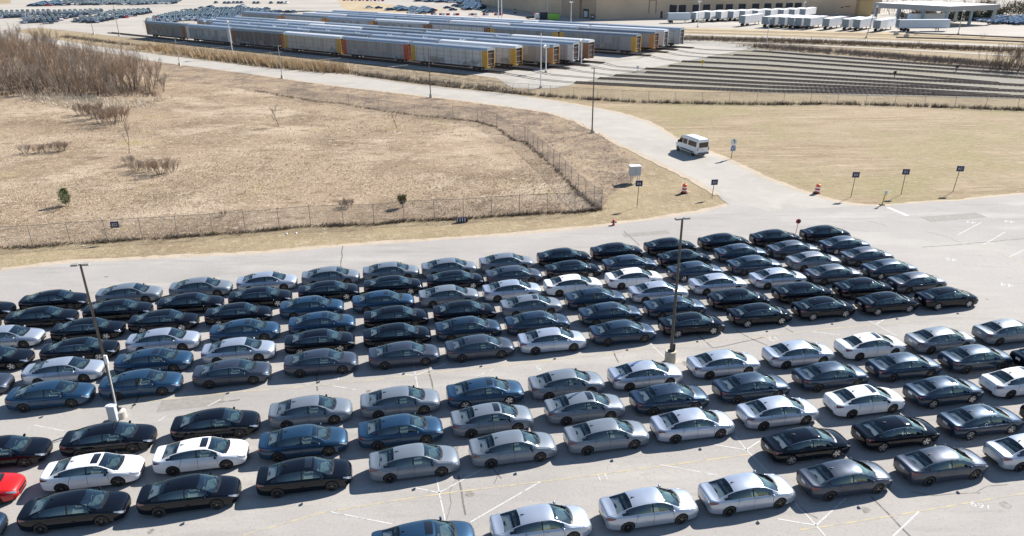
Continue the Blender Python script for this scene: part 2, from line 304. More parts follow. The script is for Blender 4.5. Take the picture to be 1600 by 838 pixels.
for _ in range(40):
    P0 = gp(rk_.uniform(0, 1600), rk_.uniform(345, 838)); r0 = rk_.uniform(.06, .30)
    if not in_lot(P0): continue
    V0 = [(P0.x+r0*rk_.uniform(.6, 1.3)*math.cos(t_), P0.y+r0*rk_.uniform(.6, 1.3)*math.sin(t_), 0.0451) for t_ in [k*.523 for k in range(12)]]; st.add(V0, [tuple(range(12))])
structure("oil_stains", st, m_stain)
pt_ = MB()
for px_, py_, w_, h_ in [(300, 630, 4, 1.3), (1490, 340, 7, 1.6), (1010, 366, 5, 1.0)]: c_ = gp(px_, py_); pt_.box((c_.x, c_.y, .0425), (w_, h_, .005), rz=R(11))
structure("repair_patches", pt_, m_patch)
# stencilled bay numbers (lying on the asphalt)
def text_mesh(txt, size, depth=0.0):
    cu = bpy.data.curves.new("t", 'FONT'); cu.body = txt; cu.size = size; cu.align_x = 'CENTER'; cu.align_y = 'CENTER'; cu.extrude = depth
    o = bpy.data.objects.new("t", cu); C.objects.link(o); dg = bpy.context.evaluated_depsgraph_get(); me = bpy.data.meshes.new_from_object(o.evaluated_get(dg))
    bpy.data.objects.remove(o); bpy.data.curves.remove(cu); return me
def bay_number(txt, px, py, rz, size, label):
    me = text_mesh(txt, size); me.materials.append(m_white); p = gp(px, py)
    o = link("bay_number", me); o.location = (p.x, p.y, 0.047); o.rotation_euler = (0, 0, rz); o['kind'] = 'structure'; o['label'] = label
bay_number("11", 941, 746, R(191), 0.8, "white stencilled number on the bare aisle asphalt")
bay_number("169", 1532, 791, R(152), 0.66, "white stencilled number at the right of the front aisle")
bay_number("12", 1208, 530, R(191), 0.9, "white stencilled number in front of the silver sedans")
bay_number("5", 527, 591, R(191), 0.9, "small white stencilled figure below the far block")
bay_number("5", 841, 576, R(191), 0.9, "small white stencilled figure beside the grey sedan")
bay_number("44", 1577, 347, R(150), 1.0, "faded white stencilled figures near the lawn")
bay_number("45", 1486, 406, R(150), 1.1, "faded white stencilled figures right of the far block")
bay_number("44", 1573, 446, R(150), 1.1, "faded white stencilled figures at the right edge")
bay_number("43", 1517, 348, R(150), 1.0, "faded white stencilled figures beside an angled bay line")
# ------------------------------------------------------------------ sedan
def paint(name, col, metal=0.0, rough=0.35):
    m, n, l, b = nodes_mat(name); b.inputs["Metallic"].default_value = metal; b.inputs["Roughness"].default_value = rough
    b.inputs["Coat Weight"].default_value = 1.0; b.inputs["Coat Roughness"].default_value = 0.02; b.inputs["Coat IOR"].default_value = 1.42; b.inputs["Specular IOR Level"].default_value = 0.0 if metal < .1 else 0.25
    # door, bonnet and boot gaps as thin dark lines in the paint, a little dust on top
    tc = n.new("ShaderNodeTexCoord"); sp = n.new("ShaderNodeSeparateXYZ"); l.new(tc.outputs["Object"], sp.inputs[0])
    def mth(op, a, b_=None, c=None):
        q = n.new("ShaderNodeMath"); q.operation = op
        for i, v in enumerate((a, b_, c)):
            if v is None: continue
            if isinstance(v, (int, float)): q.inputs[i].default_value = v
            else: l.new(v, q.inputs[i])
        return q.outputs[0]
    X, Y, Z = sp.outputs; tot = None
    ay = mth('ABSOLUTE', Y)
    side = mth('MULTIPLY', mth('GREATER_THAN', ay, 0.80), mth('GREATER_THAN', Z, 0.27))
    for x0 in (1.03, -0.09, -1.02):
        xs_ = mth('ADD', X, mth('MULTIPLY', Z, 0.06 if x0 > 0 else (-0.05 if x0 > -0.5 else -0.35)))
        g_ = mth('MULTIPLY', mth('LESS_THAN', mth('ABSOLUTE', mth('SUBTRACT', xs_, x0 - (0.0 if x0 > -0.5 else 0.2))), 0.009), side)
        tot = g_ if tot is None else mth('MAXIMUM', tot, g_)
    top = mth('GREATER_THAN', Z, 0.62)
    bon = mth('MULTIPLY', mth('MULTIPLY', mth('LESS_THAN', mth('ABSOLUTE', mth('SUBTRACT', ay, 0.755)), 0.008), mth('GREATER_THAN', X, 1.3)), top)
    bt = mth('MULTIPLY', mth('MULTIPLY', mth('LESS_THAN', mth('ABSOLUTE', mth('SUBTRACT', ay, 0.66)), 0.008), mth('LESS_THAN', X, -1.98)), top)
    tot = mth('MAXIMUM', tot, mth('MAXIMUM', bon, bt))
    nz = n.new("ShaderNodeTexNoise"); nz.inputs["Scale"].default_value = 1.2; nz.inputs["Detail"].default_value = 4; l.new(tc.outputs["Object"], nz.inputs["Vector"])
    m1 = n.new("ShaderNodeMix"); m1.data_type = 'RGBA'; m1.inputs[6].default_value = (*[c*0.88 for c in col], 1); m1.inputs[7].default_value = (*[min(1, c*1.08+0.002) for c in col], 1); l.new(nz.outputs["Fac"], m1.inputs[0])
    m2 = n.new("ShaderNodeMix"); m2.data_type = 'RGBA'; l.new(tot, m2.inputs[0]); l.new(m1.outputs[2], m2.inputs[6]); m2.inputs[7].default_value = (0.012, 0.012, 0.013, 1)
    l.new(m2.outputs[2], b.inputs["Base Color"])
    return m
PAINT = {'black': paint("black_paint", (0.003, 0.005, 0.010), 0.0, 0.3), 'navy': paint("dark_blue_paint", (0.011, 0.032, 0.066), 0.5, 0.38), 'blue': paint("blue_paint", (0.019, 0.062, 0.125), 0.5, 0.38),
         'grey': paint("pale_grey_paint", (0.17, 0.20, 0.24), 0.25, 0.4), 'slate': paint("slate_paint", (0.045, 0.058, 0.086), 0.5, 0.38), 'silver': paint("silver_paint", (0.44, 0.49, 0.58), 0.55, 0.34),
         'white': paint("white_paint", (0.80, 0.80, 0.81), 0.0, 0.4), 'red': paint("red_paint", (0.55, 0.012, 0.012), 0.1, 0.35)}
m_trim = mat("black_trim", (0.012, 0.012, 0.013), 0.45)
m_tyre = mat("tyre_rubber", (0.022, 0.022, 0.024), 0.8)
m_rimb = mat("gloss_black_rim", (0.010, 0.010, 0.012), 0.3, 0.0, 0.5)
m_rims = mat("machined_silver_rim", (0.62, 0.62, 0.63), 0.3, 0.85)
m_hub = mat("hub_metal", (0.30, 0.30, 0.31), 0.4, 0.8)
m_headl = mat("headlight_lens", (0.50, 0.52, 0.56), 0.08, 0.7, 1.0, var=.5, vscale=9)
m_tail = mat("taillight_lens", (0.16, 0.012, 0.016), 0.12, 0.0, 1.0)
m_plate = mat("blank_plate", (0.60, 0.60, 0.60), 0.5)
m_seat = mat("grey_seat_fabric", (0.20, 0.205, 0.21), 0.8)
m_dash = mat("dark_dash_plastic", (0.13, 0.14, 0.14), 0.6)
m_shelf = mat("sunlit_parcel_shelf", (0.80, 0.82, 0.80), 0.8)  # near white: sunlight on the shelf put into its colour
m_chrome = mat("bright_chrome", (0.7, 0.7, 0.72), 0.15, 1.0)
m_gloss = mat("black_glint_strip", (0.012, 0.012, 0.014), 0.1, 0.0, 1.0)
m_paper = mat("white_paper_sheet", (0.75, 0.76, 0.74), 0.8)
def glass(name, tint, fac, ior=1.75):
    m = bpy.data.materials.new(name); m.use_nodes = True; n = m.node_tree.nodes; l = m.node_tree.links; n.clear()
    out = n.new("ShaderNodeOutputMaterial"); tr = n.new("ShaderNodeBsdfTransparent"); tr.inputs[0].default_value = (*tint, 1)
    gl = n.new("ShaderNodeBsdfGlossy"); gl.inputs["Roughness"].default_value = 0.03; gl.inputs[0].default_value = (0.86, 1.0, 1.0, 1)
    fr = n.new("ShaderNodeFresnel"); fr.inputs[0].default_value = ior; ma = n.new("ShaderNodeMath"); ma.operation = 'MULTIPLY_ADD'; ma.inputs[1].default_value = 0.9; ma.inputs[2].default_value = fac; ma.use_clamp = True
    mx = n.new("ShaderNodeMixShader"); l.new(fr.outputs[0], ma.inputs[0]); l.new(ma.outputs[0], mx.inputs[0]); l.new(tr.outputs[0], mx.inputs[1]); l.new(gl.outputs[0], mx.inputs[2]); l.new(mx.outputs[0], out.inputs[0])
    return m
m_wind = glass("windscreen_glass", (0.66, 0.84, 0.82), 0.12); m_rearg = glass("rear_glass", (0.93, 0.98, 0.96), 0.03, 1.4)
m_side = glass("side_glass", (0.40, 0.47, 0.48), 0.07)
m_sunr = mat("dark_sunroof_glass", (0.008, 0.010, 0.014), 0.06, 0.0, 1.0)

def tab(T):
    xs = [t[0] for t in T]; ys = [t[1] for t in T]
    def f(x):                                      # monotone-ish cubic through the table
        if x <= xs[0]: return ys[0]
        if x >= xs[-1]: return ys[-1]
        i = max(k for k in range(len(xs)) if xs[k] <= x); i = min(i, len(xs)-2)
        h = xs[i+1]-xs[i]; t = (x-xs[i])/h
        def sl(k):
            if k == 0: return (ys[1]-ys[0])/(xs[1]-xs[0])
            if k == len(xs)-1: return (ys[-1]-ys[-2])/(xs[-1]-xs[-2])
            a = (ys[k]-ys[k-1])/(xs[k]-xs[k-1]); b = (ys[k+1]-ys[k])/(xs[k+1]-xs[k])
            return 0 if a*b <= 0 else 2*a*b/(a+b)
        m0, m1 = sl(i)*h, sl(i+1)*h
        return (2*t**3-3*t**2+1)*ys[i]+(t**3-2*t**2+t)*m0+(-2*t**3+3*t**2)*ys[i+1]+(t**3-t**2)*m1
    return f
W_ = tab([(-2.485, .58), (-2.465, .68), (-2.42, .76), (-2.3, .835), (-2.05, .885), (-1.4, .925), (0, .925), (1.3, .93), (1.8, .905), (2.1, .855), (2.3, .775), (2.42, .67), (2.47, .57), (2.485, .48)])
ZB = tab([(-2.485, .44), (-2.465, .36), (-2.4, .29), (-2.1, .22), (-1.8, .18), (1.9, .17), (2.2, .18), (2.4, .21), (2.47, .27), (2.485, .34)])
ZT = tab([(-2.485, .83), (-2.465, .93), (-2.42, .985), (-2.3, 1.0), (-1.9, .985), (-1.0, .955), (0, .93), (1.0, .91), (1.35, .895), (1.8, .83), (2.1, .77), (2.3, .705), (2.42, .63), (2.47, .57), (2.485, .51)])
ZC = tab([(-2.485, .86), (-2.465, .97), (-2.43, 1.04), (-2.36, 1.06), (-2.2, 1.05), (-2.02, 1.07), (-1.6, 1.205), (-1.2, 1.325), (-.8, 1.405), (-.3, 1.447), (.1, 1.45), (.4, 1.428), (.62, 1.385), (1.0, 1.225), (1.3, 1.085), (1.48, 1.0), (1.6, .975), (1.8, .94), (2.1, .865), (2.3, .78), (2.42, .69), (2.47, .61), (2.485, .54)])
ZS = tab([(-2.485, .845), (-2.465, .945), (-2.42, 1.005), (-2.3, 1.02), (-2.0, 1.02), (-1.6, 1.13), (-1.2, 1.245), (-.8, 1.32), (-.3, 1.362), (.1, 1.366), (.4, 1.345), (.62, 1.305), (1.0, 1.155), (1.3, 1.02), (1.5, .935), (1.6, .912), (1.8, .865), (2.1, .80), (2.3, .73), (2.42, .65), (2.47, .585), (2.485, .52)])
WR = tab([(-2.485, .48), (-2.42, .62), (-2.3, .70), (-2.0, .70), (-1.6, .645), (-1.2, .60), (-.5, .595), (.1, .605), (.62, .625), (1.0, .67), (1.3, .715), (1.5, .74), (1.8, .75), (2.1, .70), (2.3, .61), (2.42, .50), (2.485, .36)])
BOW = tab([(-2.485, 0), (-2.3, .02), (-2.0, .10), (-1.3, .10), (-.6, 0), (.2, 0), (.62, .18), (1.5, .30), (1.9, .12), (2.3, 0), (2.485, 0)])
def section(x):
    w, zb, zt, zc, zs, wr = W_(x), ZB(x), ZT(x), ZC(x), ZS(x), WR(x); wb = w-.112; h = zt-zb
    P = [(0, zb), (w-.16, zb), (w-.05, zb+.03), (w-.030, zb+.14*min(1, h/.6)), (w-.024, zb+.40*h), (w-.002, zb+.66*h), (w-.044, zb+.86*h), (w-.078, zb+.955*h), (wb, zt)]
    for t in (.07, .36, .66, .93): P.append((wb+(wr-wb)*t+.018*math.sin(math.pi*t)*min(1, max(0, (zs-zt)/.3)), zt+(zs-zt)*t))
    P.append((wr, zs))
    for s in (.94, .82, .6, .3, 0): P.append((wr*s, zs+(zc-zs)*(1-s**2.6)))
    return P
NI = len(section(0))          # 19: 9..12 side glass, 13 rail, 14..18 top
def S(x, i, side=1, off=0.0):
    """point of the body skin: x station, i = (float) index round the half section"""
    def raw(x, i):
        P = section(x); k = min(int(i), NI-2); t = i-k
        y = P[k][0]*(1-t)+P[k+1][0]*t; z = P[k][1]*(1-t)+P[k+1][1]*t
        xx = x-BOW(x)*y*y*max(0, min(1, (i-8)/3)); return Vector((xx, y, z))
    p = raw(x, i)
    if off:
        a = raw(min(x+.01, 2.485), i)-raw(max(x-.01, -2.485), i); b = raw(x, min(i+.05, NI-1.001))-raw(x, max(i-.05, 0)); nn = a.cross(b)
        if nn.length > 1e-9:
            nn.normalize(); 
            if nn.y < -1e-3 or (abs(nn.y) <= 1e-3 and nn.z < 0): nn = -nn
            if i > 12.5 and nn.z < 0: nn = -nn
            p = p+nn*off
    return Vector((p.x, p.y*side, p.z))
XS = sorted(set([-2.485, -2.475, -2.465, -2.445, -2.42, -2.38, -2.3, -2.2, -2.1, -2.0, -1.9, -1.78, -1.66, -1.55, -1.44, -1.34, -1.22, -1.1, -1.0, -.9, -.8, -.65, -.5, -.35, -.2, -.13, -.05, .1, .25, .4, .5, .58, .66, .75, .85, .95, 1.05, 1.14, 1.22, 1.3, 1.4, 1.48, 1.56, 1.7, 1.85, 2.0, 2.1, 2.2, 2.3, 2.37, 2.42, 2.45, 2.47, 2.485]))
def body_geometry():
    V = []; F = []; T = []
    for x in XS:
        row = [S(x, i) if i < NI-1 else S(x, NI-1) for i in range(NI)]
        for i in range(NI): V.append(row[i])
        for i in range(1, NI-1): V.append(Vector((row[i].x, -row[i].y, row[i].z)))
    K = 2*NI-2
    def idx(j, i, side): return j*K+(i if side > 0 or i in (0, NI-1) else NI-1+i)
    for j in range(len(XS)-1):
        xm = (XS[j]+XS[j+1])/2
        for i in range(NI-1):
            for side in (1, -1):
                q = [idx(j, i, side), idx(j+1, i, side), idx(j+1, i+1, side), idx(j, i+1, side)]
                F.append(q if side > 0 else q[::-1])
                kind = 'body'
                if 14 <= i <= 18 and .58 < xm < 1.48: kind = 'windshield'
                elif 14 <= i <= 18 and -1.9 < xm < -1.1: kind = 'rear_window'
                elif 9 <= i <= 11:
                    if -.05 < xm < 1.14: kind = 'side_f%d' % side
                    elif -1.34 < xm < -.13: kind = 'side_r%d' % side
                    elif -.13 < xm < -.05: kind = 'trim'
                    elif -1.66 < xm < -1.44 and i < 11: kind = 'side_q%d' % side
                    elif -1.44 < xm < -1.34: kind = 'trim'
                T.append(kind)
    for j in (0, len(XS)-1):                        # end caps
        loop = [idx(j, i, 1) for i in range(NI)]+[idx(j, i, -1) for i in range(NI-2, 0, -1)]
        F.append(loop if j == 0 else loop[::-1]); T.append('body')
    return V, F, T
V, F, T = body_geometry()
TY = ['body', 'windshield', 'rear_window', 'side_f1', 'side_f-1', 'side_r1', 'side_r-1', 'side_q1', 'side_q-1', 'trim']
me = bpy.data.meshes.new("shell"); me.from_pydata([tuple(v) for v in V], [], F); at = me.attributes.new("ty", 'INT', 'FACE'); at.data.foreach_set("value", [TY.index(t) for t in T])
bm = bmesh.new(); bm.from_mesh(me); bmesh.ops.recalc_face_normals(bm, faces=bm.faces); bm.to_mesh(me); bm.free()
AX_F, AX_R, RW = 1.42, -1.41, 0.335
cut = MB()
for ax in (AX_F, AX_R):
    for s in (1, -1):
        cut.tube((ax, s*.62, .345), (ax, s*1.2, .345), .378, n=36)
shell = link("shell", me); cm = cut.mesh("cut", m_trim); bm = bmesh.new(); bm.from_mesh(cm); bmesh.ops.recalc_face_normals(bm, faces=bm.faces); bm.to_mesh(cm); bm.free(); cutter = link("cut", cm)
md = shell.modifiers.new("b", 'BOOLEAN'); md.operation = 'DIFFERENCE'; md.object = cutter; md.solver = 'EXACT'
dg = bpy.context.evaluated_depsgraph_get(); bme = bpy.data.meshes.new_from_object(shell.evaluated_get(dg))
bpy.data.objects.remove(shell); bpy.data.objects.remove(cutter)
bm = bmesh.new(); bm.from_mesh(bme); lay = bm.faces.layers.int.get("ty")
def sub_mesh(name, test, mats, offset=None, angle=35):
    b2 = bm.copy(); l2 = b2.faces.layers.int.get("ty"); bmesh.ops.delete(b2, geom=[f for f in b2.faces if not test(f, l2)], context='FACES')
    for f in b2.faces: f.smooth = True; f.material_index = 0
    m_ = bpy.data.meshes.new(name); b2.to_mesh(m_); b2.free()
    for q in mats: m_.materials.append(q)
    return m_
def in_arch(f):
    for ax in (AX_F, AX_R):
        if all(math.hypot(v.co.x-ax, v.co.z-.345) < .386 for v in f.verts) and f.calc_center_median().z > .0 and (all(math.hypot(v.co.x-ax, v.co.z-.345) > .37 for v in f.verts) or all(abs(abs(v.co.y)-.62) < .004 for v in f.verts)): return True
    return False
glass_me = {}
for k, nm in ((1, 'windshield'), (2, 'rear_window')): glass_me[nm] = sub_mesh(nm, lambda f, l, k=k: f[l] == k, [m_wind if k == 1 else m_rearg])
for k in range(3, 9): glass_me[TY[k]] = sub_mesh('side_window', lambda f, l, k=k: f[l] == k, [m_side])
b3 = bm.copy(); l3 = b3.faces.layers.int.get("ty"); bmesh.ops.delete(b3, geom=[f for f in b3.faces if 1 <= f[l3] <= 8], context='FACES')
for f in b3.faces:
    f.smooth = True; c = f.calc_center_median()
    f.material_index = 1 if (f[l3] == 9 or in_arch(f) or (c.z < .30 and f.normal.z < -.3)) else 0
body_me = bpy.data.meshes.new("body"); b3.to_mesh(body_me); b3.free(); bm.free()
body_me.materials.append(PAINT['black']); body_me.materials.append(m_trim); body_me.set_sharp_from_angle(angle=R(32))
def patch(mb, x0, x1, i0f, i1f, side=1, off=.004, nx=8, ny=6, mi=0):
    """patch over the skin; i0f / i1f: index limits (numbers or functions of x)"""
    vs_ = []
    for a in range(nx+1):
        x = x0+(x1-x0)*a/nx; lo = i0f(x) if callable(i0f) else i0f; hi = i1f(x) if callable(i1f) else i1f
        for b in range(ny+1): vs_.append(S(x, lo+(hi-lo)*b/ny, side, off))
    fs = []
    for a in range(nx):
        for b in range(ny):
            q = [a*(ny+1)+b, (a+1)*(ny+1)+b, (a+1)*(ny+1)+b+1, a*(ny+1)+b+1]; fs.append(q if side > 0 else q[::-1])
    return mb.add(vs_, fs, mi)
ramp = lambda x, a, b, va, vb: va+(vb-va)*max(0, min(1, (x-a)/(b-a)))
PM = {}
for s in (1, -1):
    mb = MB(); patch(mb, 2.05, 2.478, lambda x: ramp(x, 2.05, 2.478, 6.3, 5.0), lambda x: ramp(x, 2.05, 2.478, 7.2, 7.0), s, .005, 10, 4); PM['headlight', s] = mb.mesh('headlight', m_headl, smooth=True)
    mb = MB(); patch(mb, -2.478, -2.02, lambda x: ramp(x, -2.478, -2.02, 5.3, 6.0), lambda x: ramp(x, -2.478, -2.02, 7.3, 6.5), s, .005, 10, 4); PM['taillight', s] = mb.mesh('taillight', m_tail, smooth=True)
    mb = MB(); mb.box((.93, s*.985, .985), (.13, .20, .13), taper=.8); mb.tube((.96, s*.84, .93), (.94, s*.93, .955), .022); me_ = mb.mesh('mirror', [PAINT['black']])
    b4 = bmesh.new(); b4.from_mesh(me_); bmesh.ops.bevel(b4, geom=list(b4.edges), offset=.022, segments=2, affect='EDGES')
    for f in b4.faces: f.smooth = True
    b4.to_mesh(me_); b4.free(); PM['mirror', s] = me_
    for nm, x0 in (('hf', .16), ('hr', -.90)):
        mb = MB(); p = S(x0, 6.3, s, .012); mb.box(p, (.20, .026, .03)); PM[nm, s] = mb.mesh('door_handle', [PAINT['black']])
    # chrome or glint strip above the side glass and sill strip
    mb = MB(); vs_ = []
    for a in range(25):
        x = -1.62+(1.12+1.62)*a/24; vs_ += [S(x, 12.02, s, .006), S(x, 12.55, s, .008)]
    mb.add(vs_, [(2*a, 2*a+2, 2*a+3, 2*a+1) if s > 0 else (2*a+1, 2*a+3, 2*a+2, 2*a) for a in range(24)]); PM['strip', s] = mb.mesh('window_glint_trim', m_chrome, smooth=True)
mb = MB(); mb.box((2.485, 0, .47), (.012, .92, .15)); mb.box((2.478, 0, .27), (.02, .80, .09)); grille_me = mb.mesh('grille', m_trim)
mb = MB(); mb.box((-2.487, 0, .80), (.012, .36, .15)); mb.box((-2.47, 0, .40), (.03, 1.0, .14), mi=1); rear_me = mb.mesh('number_plate', [m_plate, m_trim])
mb = MB()
for a in range(7):
    t = a/6; mb.add([], [])
mb.add([(-1.0, -.012, 1.365), (-1.0, .012, 1.365), (-.80, .018, 1.402), (-.80, -.018, 1.402), (-1.03, -.006, 1.445), (-1.03, .006, 1.445)], [(0, 3, 2, 1), (0, 1, 5, 4), (1, 2, 5), (3, 0, 4), (2, 3, 4, 5)]); fin_me = mb.mesh('antenna', m_trim)
mb = MB(); patch(mb, .08, .46, 15.4, 17.999, 1, .006, 4, 5); patch(mb, .08, .46, 15.4, 17.999, -1, .006, 4, 5); sun_me = mb.mesh('sunroof', m_sunr, smooth=True)
# wipers / cowl
mb = MB(); vs_ = []
for a in range(13):
    y = -.66+1.32*a/12; x = 1.50-.28*y*y; vs_ += [(x-.02, y, ZC(1.47)+.006-.04*(abs(y)/.66)**2.6), (x+.10, y, ZC(1.6)+.012-.05*(abs(y)/.66)**2.6)]
mb.add(vs_, [(2*a, 2*a+2, 2*a+3, 2*a+1) for a in range(12)]); mb.tube((1.50, -.45, 1.0), (1.22, .15, 1.135), .012, n=4); mb.tube((1.50, .1, 1.01), (1.20, .60, 1.10), .012, n=4); cowl_me = mb.mesh('wiper_cowl', m_trim)
# cabin
def seat_mesh(y0, x0=.0, w=.5):
    mb = MB(); mb.box((x0, y0, .55), (.52, w, .16)); mb.box((x0-.30, y0, .86), (.14, w, .55), ry=-.28, taper=.86); mb.box((x0-.40, y0, 1.20), (.10, .26, .17), ry=-.2); return mb.mesh('seat', m_seat)
seat_me = {s: seat_mesh(s*.36, .15) for s in (1, -1)}
mb = MB(); mb.box((-.85, 0, .55), (.5, 1.25, .16)); mb.box((-1.22, 0, .84), (.16, 1.25, .50), ry=-.38); mb.box((-1.31, .36, 1.10), (.10, .24, .12)); mb.box((-1.31, -.36, 1.10), (.10, .24, .12)); rseat_me = mb.mesh('rear_seat', m_seat)
mb = MB(); mb.box((1.12, 0, .80), (.62, 1.30, .16), taper=.92); mb.box((.78, .0, .62), (.25, .25, .4)); mb.lathe((.74, .36, .86), [(.16, -.012), (.185, 0), (.16, .012)], 16, 'X'); dash_me = mb.mesh('dashboard', m_dash)
mb = MB(); mb.box((-1.68, 0, .985), (.44, 1.16, .02)); mb.box((-1.80, 0, 1.02), (.05, .26, .05), mi=1); shelf_me = mb.mesh('parcel_shelf', [m_shelf, m_trim])
# wheels: tyre (wheel) > rim
def wheel_meshes():
    mb = MB(); mb.lathe((0, 0, 0), [(.235, -.10), (.245, -.108), (.30, -.115), (.325, -.10), (RW, -.07), (RW, .07), (.325, .10), (.30, .115), (.245, .108), (.235, .10), (.235, -.10)], 32, 'Y'); ty = mb.mesh('wheel', m_tyre, smooth=True, angle=50)
    out = {}
    for kind in ('b', 's'):
        mb = MB(); mb.lathe((0, 0, 0), [(.0, .02, 1), (.20, .03, 1), (.232, .045, 1), (.240, .098, 0), (.224, .104, 0), (.218, .07, 0)], 32, 'Y')
        mb.lathe((0, 0, 0), [(.0, .095, 2), (.032, .095, 2), (.055, .08, 0), (.055, .03, 0)], 12, 'Y')
        for k in range(5):
            for dd in (-.17, .17):
                t = 2*math.pi*k/5+dd; a = Vector((.045*math.cos(t), .078, .045*math.sin(t))); b = Vector((.222*math.cos(t*1.0), .088, .222*math.sin(t)))
                d = (b-a).normalized(); nrm = Vector((-d.z, 0, d.x))*(.016 if kind == 'b' else .0175); o = Vector((0, .014, 0))
                mb.add([a-nrm, b-nrm*1.2, b+nrm*1.2, a+nrm, a-nrm-o, b-nrm*1.2-o, b+nrm*1.2-o, a+nrm-o], [(0, 1, 2, 3), (0, 4, 5, 1), (1, 5, 6, 2), (2, 6, 7, 3)])
        out[kind] = mb.mesh('rim', [m_rimb if kind == 'b' else m_rims, m_trim, m_hub])
        for p in out[kind].polygons: pass
    return ty, out
tyre_me, rim_me = wheel_meshes()
m_disc = mat("dark_wheel_well", (0.01, 0.01, 0.011), 0.9)

def set_mat(o, m):
    s = o.material_slots[0]; s.link = 'OBJECT'; s.material = m
def make_sedan(colour, opts, loc, rz):
    root = empty("sedan", loc, rz); P = PAINT[colour]
    b = link("body", body_me, root); set_mat(b, P)
    link("windshield", glass_me['windshield'], root); link("rear_window", glass_me['rear_window'], root)
    for k in ('side_f1', 'side_f-1', 'side_r1', 'side_r-1', 'side_q1', 'side_q-1'): link("side_window", glass_me[k], root)
    for s in (1, -1):
        link("headlight", PM['headlight', s], root); link("taillight", PM['taillight', s], root)
        mr = link("mirror", PM['mirror', s], root); set_mat(mr, PAINT['black'] if colour in ('white', 'grey') else P)
        for nm in ('hf', 'hr'): h = link("door_handle", PM[nm, s], root); set_mat(h, P)
        st_ = link("window_glint_trim", PM['strip', s], root)
        if 'w' not in opts and colour != 'slate': set_mat(st_, m_gloss)  # gloss strips added on these cars to catch sun glints
    link("grille", grille_me, root); link("number_plate", rear_me, root); link("antenna", fin_me, root); link("wiper_cowl", cowl_me, root)
    if 's' in opts: link("sunroof", sun_me, root)
    link("dashboard", dash_me, root); link("rear_seat", rseat_me, root); link("parcel_shelf", shelf_me, root)
    for s in (1, -1): link("seat", seat_me[s], root)
    for ax in (AX_F, AX_R):
        for s in (1, -1):
            w = link("wheel", tyre_me, root); w.location = (ax, s*.80, RW); w.rotation_euler = (0, random.uniform(0, 1.2), 0 if s > 0 else math.pi)
            link("rim", rim_me['s' if 'w' in opts else 'b'], w)
    return root
